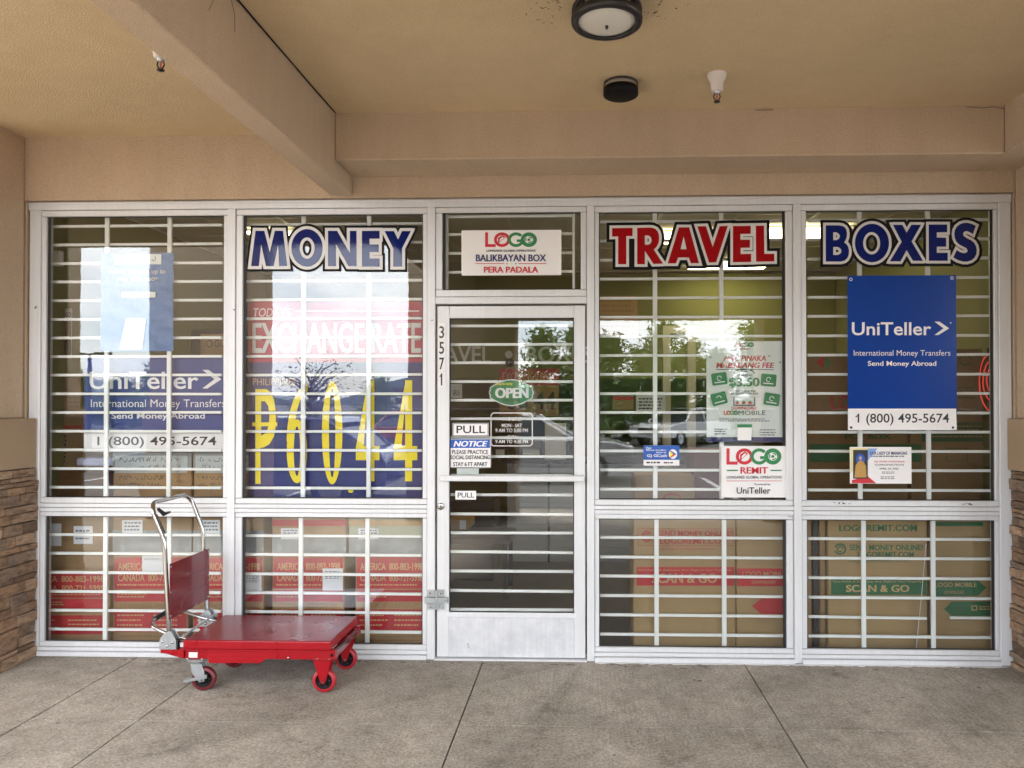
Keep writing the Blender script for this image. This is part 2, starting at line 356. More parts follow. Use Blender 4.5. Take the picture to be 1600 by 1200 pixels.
class Flat:
    """print on a plane facing the street (-Y) at depth Y; sizes measured in the photograph on that plane"""
    def __init__(s, Y): s.Y = Y; s.mb = MB(); s.k = 0
    def _y(s): s.k += 1; return s.Y - .0006 - .00012 * s.k
    def quadmap(s, x0, y0, x1, y1, y):
        a, b, c, d = W(x0, y1, y), W(x1, y1, y), W(x0, y0, y), W(x1, y0, y)
        return lambda u, v: (a * (1 - u) + b * u) * (1 - v) + (c * (1 - u) + d * u) * v
    def rect(s, x0, y0, x1, y1, m):
        y = s._y(); s.mb.add([W(x0, y1, y), W(x1, y1, y), W(x1, y0, y), W(x0, y0, y)], [(0, 1, 2, 3)], m)
    def poly(s, pts, m):
        y = s._y(); tri = tessellate_polygon([[Vector((a, -b, 0)) for a, b in pts]])
        s.mb.add([W(a, b, y) for a, b in pts], [tuple(t) for t in tri], m)
    def ell(s, cx, cy, rx, ry, m, n=28):
        y = s._y(); s.mb.add([W(cx + rx * math.cos(2 * math.pi * k / n), cy - ry * math.sin(2 * math.pi * k / n), y) for k in range(n)], [tuple(range(n))], m)
    def ring(s, cx, cy, rx, ry, w, m, a0=0, a1=360, n=28):
        y = s._y(); vs = []; 
        for k in range(n + 1):
            a = math.radians(a0 + (a1 - a0) * k / n); c, d = math.cos(a), math.sin(a)
            vs += [W(cx + rx * c, cy - ry * d, y), W(cx + (rx - w) * c, cy - (ry - w) * d, y)]
        s.mb.add(vs, [(2 * k, 2 * k + 2, 2 * k + 3, 2 * k + 1) for k in range(n)], m)
    def frame(s, x0, y0, x1, y1, w, m):
        s.rect(x0, y0, x1, y0 + w, m); s.rect(x0, y1 - w, x1, y1, m); s.rect(x0, y0 + w, x0 + w, y1 - w, m); s.rect(x1 - w, y0 + w, x1, y1 - w, m)
    def text(s, body, x0, y0, x1, y1, m, bold=.012, shear=0, space=1.0, rot=0):
        if bold > .014:
            wem = max(len(body) * .55, .5); d = (bold - .01) / wem * (x1 - x0)
            for k in (-1, 0, 1): s.text(body, x0 + d + k * d, y0, x1 - d + k * d, y1, m, .01, shear, space, rot)
            return
        vs, fs = textmesh(body, bold, shear, space); y = s._y()
        if rot:
            cx, cy = (x0 + x1) / 2, (y0 + y1) / 2; hw, hh = (x1 - x0) / 2, (y1 - y0) / 2; ca, sa = math.cos(rot), math.sin(rot)
            P = []
            for u, v in vs:
                a, b = (u * 2 - 1) * hw, (v * 2 - 1) * hh; P.append(W(cx + a * ca - b * sa, cy - (a * sa + b * ca), y))
            s.mb.add(P, fs, m)
        else:
            q = s.quadmap(x0, y0, x1, y1, y); s.mb.add([q(u, v) for u, v in vs], fs, m)
    def lines(s, x0, y0, x1, y1, n, m, seed=0, fill=.45):
        rnd = random.Random(seed); h = (y1 - y0) / n; 
        y = s._y()
        for i in range(n):
            x = x0; end = x1 - (x1 - x0) * rnd.uniform(0, .25); yy = y0 + i * h
            while x < end:
                wd = rnd.uniform(2.0, 6.0); e = min(x + wd, end)
                s.mb.add([W(x, yy + h * fill, y), W(e, yy + h * fill, y), W(e, yy, y), W(x, yy, y)], [(0, 1, 2, 3)], m); x = e + rnd.uniform(.8, 1.6)
    def scribble(s, x0, y0, x1, y1, n, m, seed=0):
        rnd = random.Random(seed); h = (y1 - y0) / n; y = s._y(); wd = .5
        for i in range(n):
            x = x0 + rnd.uniform(0, 4); base = y0 + (i + .7) * h; pts = []; end = x1 - rnd.uniform(0, (x1 - x0) * .3)
            while x < end:
                if rnd.random() < .07:
                    if len(pts) > 2: s._stroke(pts, wd, m, y)
                    pts = []; x += 2.4
                pts.append((x, base - h * rnd.choice((0, .05, .35, .3, .6)) - (x - x0) * .01)); x += rnd.uniform(.7, 1.5)
            if len(pts) > 2: s._stroke(pts, wd, m, y)
    def _stroke(s, pts, wd, m, y):
        vs = []
        for a, b in pts: vs += [W(a - wd * .6, b - wd, y), W(a + wd * .6, b + wd, y)]
        s.mb.add(vs, [(2 * k, 2 * k + 2, 2 * k + 3, 2 * k + 1) for k in range(len(pts) - 1)], m)
    def part(s, thing, name='lettering', parent=None): return thing.part(name, s.mb, parent, fixn=False)

def panel_sign(name, label, cat, x0, y0, x1, y1, Y, m, thick=.003, group=None, bevel=0, board='panel'):
    """a flat sheet whose street face is at depth Y"""
    c = W((x0 + x1) / 2, y1, Y); t = Thing(name, label, cat, (c.x, Y, c.z), group)
    a, b = W(x0, y1, Y), W(x1, y0, Y); mb = MB(); mb.box(a.x, b.x, Y, Y + thick, a.z, b.z, m); t.part(board, mb, bevel=bevel)
    return t

# ================================================================== SETTING
# sidewalk slabs as one sheet with sawn joints, kerb, parking lot to the horizon
mb = MB(); xs = [-14, -2.75, -2.205, -.61, .965, 2.6, 14]
def slab(x0, x1, y0, y1): mb.box(x0 + .004, x1 - .004, y0 + .004, y1 - .004, -.1, 0, M_CONC)
for i in range(len(xs) - 1):
    a, b = xs[i], xs[i + 1]
    if i in (0, 1): slab(a, b, -6, .1) if i == 0 else (slab(a, b, -.86, .1), slab(a, b, -6, -.86))
    else: slab(a, b, -.86, .1); slab(a, b, -3.2, -.86); slab(a, b, -6, -3.2)
mb.box(-14, 14, -6, .1, -.3, -.012, mat("joint_dirt", (.035, .03, .026), .95))
structure("sidewalk", mb)
mb = MB(); rg = random.Random(21)
def blob(cx, cy, r, z, m, sx=1.0):
    k = 11; mb.add([(cx + r * sx * math.cos(6.283 * i / k) * rg.uniform(.55, 1), cy + r * math.sin(6.283 * i / k) * rg.uniform(.55, 1), z) for i in range(k)], [tuple(range(k))], m)
MS = mat("pavement_stain", (.13, .115, .1), .9, .3, 40)
for px, py, r in ((1093, 1064, .014), (1085, 1063, .01), (842, 1120, .006), (1410, 1090, .01), (1300, 1115, .008), (1530, 1075, .012), (620, 1105, .008), (470, 1160, .009), (90, 1130, .01), (960, 1180, .008), (755, 1080, .006)):
    p = G(px, py); blob(p.x, p.y, r, .0012, MS, 1.5)
for k in range(70):
    blob(rg.uniform(-3.3, 2.5), -.025 - abs(rg.gauss(0, .03)), rg.uniform(.003, .012), .0012 + .00001 * k, MS, rg.uniform(1, 4))
o = mb.build("pavement_grime", fixn=False); o['kind'] = 'stuff'; o['label'] = "dark gum spots and grime on the concrete along the sill"; o['category'] = "dirt"
mb = MB(); mb.add([(-400, -600, -.15), (400, -600, -.15), (400, -6.0, -.15), (-400, -6.0, -.15)], [(0, 1, 2, 3)], M_ASPH); structure("parking_lot", mb)
mb = MB()
for k in range(-8, 9): mb.box(k * 2.7 - .05, k * 2.7 + .05, -11.8, -7.0, -.149, -.146, M_WHITE)
for k in range(-8, 9): mb.box(k * 2.7 - .05, k * 2.7 + .05, -24, -19, -.149, -.146, M_WHITE)
structure("road_markings", mb)
mb = MB(); n = 60; hp = []
for k in range(n + 1):
    x = -320 + 640 * k / n; hp.append((x, 6 + 5 * math.sin(k * .31) + 3 * math.sin(k * .83 + 1) + random.uniform(-.6, .6)))
mb.prism(hp + [(320, -1), (-320, -1)], -330, -300, mat("far_hill", (.16, .2, .2), .95, .3, .05), 'Y'); structure("hills", mb)

# store building: facade above and beside the storefront, interior shell
XL, XR = W(44.5, 312).x, 2.565
ZT, ZH = ZP(310.5), ZP(323.5)
t = Thing("store_building", "tan stucco strip mall store around the whole glass storefront", "building", (-.4, 0, 0))
CE, UN = 3.22, 2.952
mb = MB(); mb.box(-12, 12, -.02, .14, ZT + .004, 3.6, M_STUC); t.part("header_wall", mb)
for a, b in ((-12, XL - .004), (XR + .004, 12)): mb = MB(); mb.box(a, b, -.012, .15, 0, ZT + .002, M_STUC); t.part("facade_wall", mb)
mb = MB(); mb.box(-3.75, -3.6, .15, 6.2, 0, 3.02, M_OLIVE); t.part("side_wall", mb)
mb = MB(); mb.box(2.8, 2.95, .15, 6.2, 0, 3.02, M_OLIVE); t.part("side_wall", mb)
mb = MB(); mb.box(-3.75, 2.95, 6.2, 6.35, 0, 3.02, M_OLIVE); t.part("back_wall", mb)
mb = MB(); mb.box(-3.75, 2.95, .145, 6.35, 3.03, 3.1, M_ICEIL)
for k in range(1, 11): mb.box(-3.75, 2.95, k * .6 - .012, k * .6 + .012, 3.024, 3.03, M_WHITE)
for k in range(11): mb.box(-3.6 + k * .6 - .012, -3.6 + k * .6 + .012, .145, 6.2, 3.022, 3.0285, M_WHITE)
t.part("ceiling", mb)
mb = MB(); mb.box(-3.75, 2.95, .1, 6.35, -.1, .002, M_IFLOOR); structure("floor", mb)

# canopy
t = Thing("canopy", "tan stucco walkway canopy with dropped beam over the storefront", "canopy", (-1.48, -3, CE))
mb = MB(); mb.box(-12, -1.5, -3.04, -.02, CE, CE + .3, M_CEIL); mb.box(-1.5, 9, -5.3, -.02, CE, CE + .3, M_CEIL); t.part("ceiling", mb)
mb = MB(); mb.box(-1.55, -1.415, -5.0, -.022, 2.838, CE + .06, M_STUC); t.part("beam", mb, bevel=.006)
mb = MB(); mb.box(-1.414, 2.335, -.33, -.021, UN, CE + .04, M_STUC); t.part("soffit_band", mb, bevel=.006)
mb = MB(); mb.box(2.336, 2.75, -5.0, -.021, UN + .001, CE + .05, M_STUC); t.part("beam", mb, bevel=.006)
mb = MB(); mb.box(-2.3, 5.5, -5.6, -5.02, 2.71, 4.4, M_STUC); t.part("fascia", mb)
mb = MB(); cj = [(-1.408, -.34 - .19 * k, CE - .002) for k in range(13)]
mb.tube([(x + random.uniform(-.003, .002), y, z + random.uniform(-.002, .002)) for x, y, z in cj], .0035, M_BLACK, 5)
p0 = Vector((-1.405, -1.75, CE - .006))
for k in range(9):
    q = p0 + Vector((0, random.uniform(-.3, .22), random.uniform(-.02, 0)))
    e = q + Vector((random.uniform(-.008, .004), random.uniform(-.06, .06), random.uniform(-.16, -.02)))
    mb.tube([q, (q + e) / 2 + Vector((.004, .01, 0)), e], .0012, M_BRONZE, 4)
mb.tube([p0, p0 + Vector((0, .01, -.06))], [.011, .004], M_BRONZE, 5); t.part("joint_crack", mb)
mb = MB()
mb.tube([(2.12, -.342, CE - .012), (2.2, -.35, CE - .022), (2.26, -.345, CE - .015), (2.32, -.355, CE - .03)], .0018, M_BRONZE, 4)
t.part("peeling_caulk", mb); mb = MB()
mb.tube([(.96, -.334, CE - .012), (1.0, -.336, CE - .014), (1.06, -.335, CE - .012)], .0018, M_BRONZE, 4); t.part("peeling_caulk", mb)

def column(x0, x1, lab):
    t = Thing("canopy_column", lab, "column", ((x0 + x1) / 2, -5.3, 0), "columns carrying the canopy")
    mb = MB(); mb.box(x0, x1, -5.6, -5.03, 1.48, 4.2, M_STUC); t.part("shaft", mb)
    mb = MB(); mb.box(x0 - .06, x1 + .06, -5.66, -4.97, 1.18, 1.47, M_CAP); t.part("cap", mb, bevel=.01)
    mb = MB(); mb.box(x0 - .02, x1 + .02, -5.62, -5.01, 0, 1.18, M_STONE); t.part("stone_base", mb)
column(-5.86, -4.43, "tan stucco column at the kerb, reflected dark in the window beside MONEY")
column(-2.34, -.92, "tan stucco column at the kerb, reflected dark left of the glass door")
column(-11.5, -7.22, "added broad tan stucco column at the kerb, holding back daylight from the left")  # added column, closes the far left to dim that side of the walkway
column(2.38, 5.5, "tan stucco column at the kerb, reflected dark in the window under BOXES")

# stone veneered piers at both ends of the storefront
def pier(side, lab):
    sg = -1 if side == 'L' else 1
    xs_, xc, xst = (-3.468, -3.397, -3.392) if sg < 0 else (2.572, 2.527, 2.545)
    far = xs_ + sg * .5; t = Thing("stone_pier", lab, "pier", (xs_ + sg * .25, -.17, 0), "stone piers framing the storefront")
    bx = lambda mb, a, b, *k: mb.box(min(a, b), max(a, b), *k)
    mb = MB(); bx(mb, xs_, far, -.3, -.024, 1.478, CE + .03 if sg < 0 else UN + .02, M_STUC); t.part("stucco_shaft", mb, bevel=.006)
    mb = MB(); bx(mb, xc, far + sg * .02, -.375, -.006, 1.172, 1.476, M_CAP); t.part("cap", mb, bevel=.008, seg=2)
    mb = MB(); bx(mb, xst + sg * .035, far, -.31, -.02, 0, 1.17, M_MORT)
    z = 0
    while z < 1.165:
        h = min(random.choice((.028, .036, .045, .058, .07)), 1.168 - z)
        if h < .015: break
        y = -.006
        while y > -.34:
            l = random.uniform(.07, .2); e = max(y - l, -.345)
            if e < -.29: e = -.345 + random.uniform(-.012, .012)
            x = xst - sg * random.uniform(-.006, .016); c = .003
            q = [random.uniform(-.004, .004) for _ in range(8)]
            bx0 = xst + sg * .05
            mb.hexa([(x + q[0], y - c, z + c), (x + q[1], e + c, z + c + q[2] * .5), (bx0, e + c, z + c), (bx0, y - c, z + c),
                     (x + q[3], y - c, z + h - c + q[4] * .5), (x + q[5], e + c, z + h - c), (bx0, e + c, z + h - c), (bx0, y - c, z + h - c)], M_STONE); y = e
        xx = xst + sg * .05
        while (far - xx) * sg > .01:
            l = random.uniform(.09, .22); e = xx + sg * l
            if (far - e) * sg < .05: e = far
            yy = -.345 - random.uniform(-.006, .014); bx(mb, xx + sg * .003, e - sg * .003, yy, -.29, z + .003, z + h - .003, M_STONE); xx = e
        z += h
    t.part("stone_veneer", mb, bevel=.004)
pier('L', "dark ledgestone pier with stucco top left of the storefront")
pier('R', "sunlit tan ledgestone pier with stucco top right of the storefront")

# ================================================================== STOREFRONT
ZG = dict(ut=333, ub=780, ubo=789, lto=802, lt=809.5, lb=1009, lbo=1017, bot=1029.5)
Z = {k: ZP(v) for k, v in ZG.items()}
st = Thing("storefront", "silver aluminium storefront with glass door across the facade", "storefront", (-.43, 0.05, 0))
mb = MB(); mb.box(XL, XR, 0, .11, ZH, ZT, M_ALU); mb.box(XL, XR, -.006, -.0005, ZT - .018, ZT - .006, M_ALU); st.part("head", mb, bevel=.0025)
MUL = [(44.5, 61.5), (354.3, 366.5), (667.3, 679.5), (917, 928.8), (1240.5, 1252.5), (1562, 1581)]
for a, b in MUL:
    mb = MB(); mb.box(XP(a), XP(b), 0, .11, .002, ZH - .0005, M_ALU); st.part("mullion", mb, bevel=.0025)
BAYS = [0, 1, 3, 4]
for i in BAYS:
    a, b = XP(MUL[i][1]) + .0005, XP(MUL[i + 1][0]) - .0005
    mb = MB(); zm = (Z['ubo'] + Z['lto']) / 2
    mb.box(a, b, .001, .1, zm + .002, Z['ubo'], M_ALU); mb.box(a, b, .004, .1, Z['lto'], zm - .002, M_ALU); mb.box(a, b, .012, .09, zm - .003, zm + .003, M_BLACK); st.part("rail", mb, bevel=.002)
    mb = MB(); zs = (Z['lbo'] + Z['bot']) / 2
    mb.box(a, b, .002, .1, zs + .002, Z['lbo'], M_ALU); mb.box(a, b, -.014, .1, .003, zs - .001, M_ALU); st.part("sill", mb, bevel=.002)
def window(x0, x1, z0, z1, gx0, gx1, gz0, gz1):
    mb = MB(); e = .0022
    mb.box(x0 + e, x1 - e, .009, .05, gz1, z1 - e, M_ALU); mb.box(x0 + e, x1 - e, .009, .05, z0 + e, gz0, M_ALU)
    mb.box(x0 + e, gx0, .0095, .05, gz0 + e, gz1 - e, M_ALU); mb.box(gx1, x1 - e, .0095, .05, gz0 + e, gz1 - e, M_ALU)
    wn = st.part("window", mb, bevel=.0025)
    mb = MB(); g = .004; d = .0012
    mb.box(gx0 - g, gx1 + g, .026, .032, gz0 - g, gz1 + g, M_GLASS); st.part("glass", mb, wn)
    mb = MB(); wl, wr = (.018, .006) if gx0 < 0 else (.006, .018)  # rubber gasket; the wider side strip paints the reveal's shade in black
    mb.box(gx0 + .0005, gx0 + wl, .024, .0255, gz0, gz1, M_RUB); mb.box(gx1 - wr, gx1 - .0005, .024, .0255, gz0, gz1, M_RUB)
    mb.box(gx0 + .006, gx1 - .006, .024, .0255, gz1 - .006, gz1 - .0005, M_RUB); mb.box(gx0 + .006, gx1 - .006, .024, .0255, gz0 + .0005, gz0 + .007, M_RUB); st.part("gasket_reveal_shade", mb, wn)
GX = {0: (69, 347.5), 1: (377, 660), 3: (936, 1229), 4: (1261, 1556)}
for i in BAYS:
    a, b = XP(MUL[i][1]), XP(MUL[i + 1][0]); g0, g1 = XP(GX[i][0]), XP(GX[i][1])
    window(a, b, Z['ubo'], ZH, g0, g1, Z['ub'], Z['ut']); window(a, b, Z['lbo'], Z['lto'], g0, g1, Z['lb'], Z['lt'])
a, b = XP(679.5), XP(917)
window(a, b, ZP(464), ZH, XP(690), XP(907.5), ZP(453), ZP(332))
mb = MB(); mb.box(a + .0005, b - .0005, 0.001, .11, ZP(475), ZP(464) - .0005, M_ALU); st.part("transom_rail", mb, bevel=.0025)
mb = MB(); mb.box(a + .0005, b - .0005, -.02, .11, .0022, .012, M_ALU); st.part("threshold", mb, bevel=.003)
# door
dx0, dx1, dz0, dz1 = XP(683), XP(914.5), ZP(1026.5), ZP(478); gx0, gx1, gz0, gz1 = XP(701.5), XP(897), ZP(956), ZP(497)
mb = MB(); y0, y1 = .006, .052
mb.box(dx0, gx0, y0, y1, dz0, dz1, M_ALU); mb.box(gx1, dx1, y0, y1, dz0, dz1, M_ALU); mb.box(gx0 + .0005, gx1 - .0005, y0 + .001, y1, gz1, dz1 - .001, M_ALU)
dl = st.part("door", mb, bevel=.003)
mb = MB(); mb.box(gx0 + .0005, gx1 - .0005, y0 + .002, y1, dz0, gz0 - .034, M_KICK); mb.box(gx0 - .022, gx1 + .022, y0 - .003, y0 - .0005, gz0 - .033, gz0 - .001, M_ALU)
st.part("kick_panel", mb, dl, bevel=.002)
mb = MB(); mb.box(gx0 - .004, gx1 + .004, .026, .032, gz0 - .02, gz1 + .004, M_GLASS); st.part("glass", mb, dl)
mb = MB()
for xx in (gx0 - .013, gx1 + .0005): mb.box(xx, xx + .012, y0 - .003, y0 - .0005, gz0, gz1 + .012, M_ALU)
mb.box(gx0, gx1, y0 - .003, y0 - .0005, gz1 + .0005, gz1 + .012, M_ALU)
mb.box(gx0 + .0005, gx0 + .006, .02, .0255, gz0, gz1, M_RUB); mb.box(gx1 - .006, gx1 - .0005, .02, .0255, gz0, gz1, M_RUB); mb.box(gx0 + .006, gx1 - .006, .02, .0255, gz1 - .006, gz1 - .0005, M_RUB)
st.part("glass_stop", mb, dl)
mb = MB(); zb = ZP(746); mb.box(XP(688, -.04), XP(912, -.04), -.055, -.035, zb - .017, zb + .017, M_ALU)
for xx in (692, 905): mb.box(XP(xx), XP(xx) + .03, -.036, .008, zb - .013, zb + .013, M_ALU)
st.part("pull_bar", mb, dl, bevel=.004)
mb = MB(); p = W(689, 791, .006); mb.lathe((p.x, .006, p.z), [(.021, 0), (.021, -.008), (.015, -.011), (.0, -.011)], M_CHROME, 20, 'Y'); mb.box(p.x - .002, p.x + .002, -.0065, -.004, p.z - .008, p.z + .004, M_BLACK); st.part("lock_cylinder", mb, dl)
mb = MB()
for (ax, bx_, ay, by) in ((668, 681.5, 922, 932), (668, 681.5, 943, 952), (683.5, 693, 922, 932), (683.5, 693, 943, 952), (664, 700, 933, 942)):
    p, q = W(ax, by, -.004), W(bx_, ay, -.004); mb.box(p.x, q.x, -.016 if ax == 664 else -.008, .0055, p.z, q.z, M_ZINC)
for ax, ay in ((672, 927), (689, 927), (672, 948), (689, 948), (697, 937.5)):
    p = W(ax, ay, -.012); mb.lathe((p.x, -.008 if ax < 695 else -.016, p.z), [(.007, 0), (.006, -.003), (0, -.004)], M_CHROME, 10, 'Y')
p = W(682.3, 937, -.01); mb.tube([(p.x, -.012, p.z - .06), (p.x, -.012, p.z + .06)], .008, M_ZINC, 10); st.part("hinge", mb, dl, bevel=.001)

rc = random.Random(5)
def chip(px, py, n, w_, Y, m, name="paint_chip"):
    mb = MB()
    for k in range(n):
        p = W(px + rc.uniform(-w_, w_), py + rc.uniform(-1.5, 1.5), Y); r = rc.uniform(.003, .009)
        mb.prism([(p.x + r * 1.3 * math.cos(a) * rc.uniform(.5, 1), p.z + r * .7 * math.sin(a) * rc.uniform(.5, 1)) for a in (0, 1, 2, 3, 4, 5)], Y - .0004 - .0001 * k, Y + .001, m)
    st.part(name, mb)
chip(1315, 786, 6, 13, .0085, M_BRONZE); chip(1510, 787, 6, 8, .0085, M_BRONZE); chip(57, 480, 3, 2, -.0005, M_BARK); chip(1235, 806, 3, 3, .0085, M_BRONZE); chip(676, 500, 3, 2, -.0005, M_INK); chip(365, 484, 3, 1.5, -.0005, M_INK); chip(1165, 783, 2, 2, .0085, M_BRONZE)
mb = MB(); pts = []; x = XP(930)
while x < XR - .05: pts.append((x, -.022 - rc.uniform(0, .018))); x += rc.uniform(.01, .05)
mb.prism([(XP(929), -.0145)] + [(XR - .04, -.0145)][:0] + pts + [(XR - .04, -.0145)], .0012, .004, M_WHITE, 'Z'); st.part("caulk_bead", mb)
# ------------------------------------------------------------------ security grilles
def grille(label, posts, barz, xa, xb, edge=(), skip=None, extra=()):
    z0, z1 = min(barz) - .13, max(barz) + .13; Y = .085
    zz0, zz1 = extra if extra else (z0, z1)
    t = Thing("window_grille", label, "security grille", ((xa + xb) / 2, Y, zz0), "white security grilles behind the glass")
    for px in posts:
        x = XP(px, Y); mb = MB(); mb.box(x - .0135, x + .0135, Y - .022, Y - .0085, zz0, zz1, M_WHITEBAR); t.part("post", mb, bevel=.002)
    for x in edge:
        mb = MB(); mb.box(x - .008, x + .008, Y - .02, Y - .0085, zz0, zz1, M_WHITEBAR); t.part("post", mb, bevel=.002)
    for i, z in enumerate(barz):
        mb = MB(); j = random.uniform(-.0015, .0015)
        if skip == i:
            xm, xn = XP(1446, Y), XP(1482, Y)
            mb.hexa([(xa, Y - .008, z - .008), (xm, Y - .008, z - .013), (xm, Y + .008, z - .013), (xa, Y + .008, z - .008),
                     (xa, Y - .008, z + .008), (xm, Y - .008, z + .003), (xm, Y + .008, z + .003), (xa, Y + .008, z + .008)], M_WHITEBAR)
            mb.box(xn, xb, Y - .008, Y + .008, z - .008, z + .008, M_WHITEBAR)
        else:
            j2 = random.uniform(-.002, .002); c0, c1 = z + j, z + j2
            mb.hexa([(xa, Y - .008, c0 - .0083), (xb, Y - .008, c1 - .0083), (xb, Y + .008, c1 - .0083), (xa, Y + .008, c0 - .0083),
                     (xa, Y - .008, c0 + .0083), (xb, Y - .008, c1 + .0083), (xb, Y + .008, c1 + .0083), (xa, Y + .008, c0 + .0083)], M_WHITEBAR)
        t.part("bar", mb, bevel=.0018, label="bent and broken grille bar" if skip == i else None)
upz = [2.691 - .11825 * k for k in range(15)]; loz = [.737 - .1192 * k for k in range(6)]
UE, LE = (Z['ub'] - .02, Z['ut'] + .02), (Z['lb'] - .03, Z['lt'] + .02)
GP = {0: ((169, 266.5), (169, 268)), 1: ((475.5, 577.5), (472.5, 576)), 3: ((1023.2, 1126.5), (1025, 1130)), 4: ((1342, 1448.5), (1346.5, 1454.5))}
nm = {0: "window left of the MONEY window", 1: "MONEY window", 3: "TRAVEL window", 4: "BOXES window"}
for i in BAYS:
    xa, xb = XP(GX[i][0], .085) + .004, XP(GX[i][1], .085) - .002
    ed = (xa + .004,) if i in (0, 1) else ((xb - .01,) if i == 4 else ())
    grille("white barred grille in the upper " + nm[i], GP[i][0], upz, xa, xb, ed, extra=UE)
    grille("white barred grille in the lower " + nm[i] + (" with a broken bar" if i == 4 else ""), GP[i][1], loz, xa, xb, ed, skip=4 if i == 4 else None, extra=LE)
grille("white barred grille without posts inside the glass door", (), [ZP(y, .085, 800) for y in (509, 538, 567, 596, 625.5, 654.5, 684, 713, 743, 773, 803, 832.5, 862.5, 892.5, 923, 952.5)], XP(702, .085), XP(896.5, .085))
grille("small white barred grille in the transom over the door", (), [ZP(y, .085, 800) for y in (338, 366, 395.5, 425)], XP(697, .085), XP(898, .085), (XP(699, .085), XP(896.5, .085)), extra=(ZP(456, .085), ZP(331, .085)))

# ================================================================== VINYL WORDS ON THE GLASS
def ellp(cx, cy, rx, ry, n=36, cw=False):
    p = [(cx + rx * math.cos(2 * math.pi * k / n), cy + ry * math.sin(2 * math.pi * k / n)) for k in range(n)]
    return p[::-1] if cw else p
MONEY = [([(110,118),(188,118),(237,310),(282,118),(355,118),(393,433),(320,433),(312,240),(272,433),(203,433),(160,238),(140,433),(70,433)], []),
 (ellp(570,270,140,168), [ellp(570,272,67,95)]),
 ([(757,118),(838,118),(952,318),(952,118),(1012,118),(1012,433),(940,433),(828,235),(828,433),(757,433)], []),
 ([(1060,118),(1218,118),(1218,188),(1128,188),(1128,240),(1210,240),(1210,308),(1128,308),(1128,365),(1218,365),(1218,438),(1060,438)], []),
 ([(1262,120),(1345,120),(1383,195),(1418,120),(1497,120),(1418,275),(1418,438),(1340,438),(1340,275)], [])]
TRAVEL = [([(92,120),(272,118),(272,190),(217,190),(217,437),(145,437),(145,193),(92,195)], []),
 ([(312,118),(420,115),(450,118),(475,129),(493,150),(503,180),(505,215),(500,250),(485,282),(458,310),(540,432),(455,435),(380,320),(380,437),(312,437)], [[(380,185),(405,185),(422,191),(434,205),(438,228),(433,248),(420,261),(403,266),(380,265)]]),
 ([(678,113),(768,113),(855,428),(783,428),(765,378),(672,378),(652,430),(580,430)], [[(720,195),(745,305),(693,305)]]),
 ([(840,105),(915,103),(975,285),(1035,103),(1108,100),(1005,420),(942,422)], []),
 ([(1152,102),(1308,100),(1308,170),(1218,172),(1218,222),(1302,222),(1302,292),(1220,293),(1220,347),(1312,345),(1312,417),(1152,420)], []),
 ([(1352,100),(1425,98),(1428,345),(1515,345),(1515,412),(1355,415)], [])]
BOXES = [([(92,103),(215,103),(250,109),(274,124),(288,146),(293,180),(290,215),(280,242),(265,264),(290,283),(306,310),(312,345),(308,385),(294,415),(270,436),(235,445),(92,445)],
   [[(163,168),(192,169),(212,180),(224,198),(225,212),(216,230),(196,242),(163,243)], [(163,307),(202,307),(225,317),(238,335),(239,355),(228,372),(204,382),(163,382)]]),
 (ellp(528,270,161,182), [ellp(525,272,80,105)]),
 ([(725,98),(815,98),(855,172),(900,98),(992,98),(902,255),(1010,438),(915,438),(855,338),(797,443),(697,443),(808,258)], []),
 ([(1063,95),(1238,95),(1238,168),(1140,170),(1140,218),(1228,220),(1228,305),(1140,305),(1140,362),(1243,362),(1243,438),(1065,438)], []),
 ([(1508,108),(1480,185),(1450,168),(1425,158),(1405,160),(1392,172),(1388,190),(1400,208),(1425,225),(1462,243),(1490,265),(1509,297),(1517,335),(1513,375),(1495,410),(1465,434),(1425,446),(1385,445),(1335,430),(1295,405),(1328,335),(1355,354),(1385,364),(1410,364),(1428,352),(1428,332),(1412,315),(1385,302),(1350,283),(1325,258),(1310,225),(1305,185),(1310,148),(1328,116),(1358,92),(1395,80),(1432,79),(1472,90)], [])]
def orient(p, ccw):
    a = sum(p[i][0] * p[(i + 1) % len(p)][1] - p[(i + 1) % len(p)][0] * p[i][1] for i in range(len(p)))
    return p if (a > 0) == ccw else p[::-1]
def grow_faces(outer, holes, wd):
    """polygons that together cover the letter grown by wd (overlapping; joined by the triangulation)"""
    loops = [orient(outer, True)] + [orient(h, False) for h in holes]; out = []
    tri = tessellate_polygon([[Vector((x, y, 0)) for x, y in l] for l in loops]); flat = [p for l in loops for p in l]
    for a in tri: out.append([flat[i] for i in a])
    for l in loops:
        n = len(l); nr = []
        for i in range(n):
            d = Vector(l[(i + 1) % n]) - Vector(l[i]); d.normalize(); nr.append(Vector((d.y, -d.x)))
        for i in range(n):
            a, b = Vector(l[i]), Vector(l[(i + 1) % n]); out.append([a, b, b + nr[i] * wd, a + nr[i] * wd])
            n0, n1 = nr[i - 1], nr[i]
            if n0.cross(n1) > 1e-4:
                h = n0 + n1; k = 2 / max(h.length_squared, .5); m_ = a + h * wd * min(k, 1.6) if h.length > .9 else a + h.normalized() * wd * 1.3
                out.append([a, a + n0 * wd, m_, a + n1 * wd])
    return [[Vector((p[0], p[1])) for p in orient(f, True)] for f in out]
def union(faces):
    vs = []; fs = []
    for f in faces:
        o = len(vs); vs += f; fs.append(list(range(o, o + len(f))))
    v2, e2, f2, ov, oe, of = delaunay_2d_cdt(vs, [], fs, 0, 1e-4)
    return v2, [f for f, src in zip(f2, of) if src]
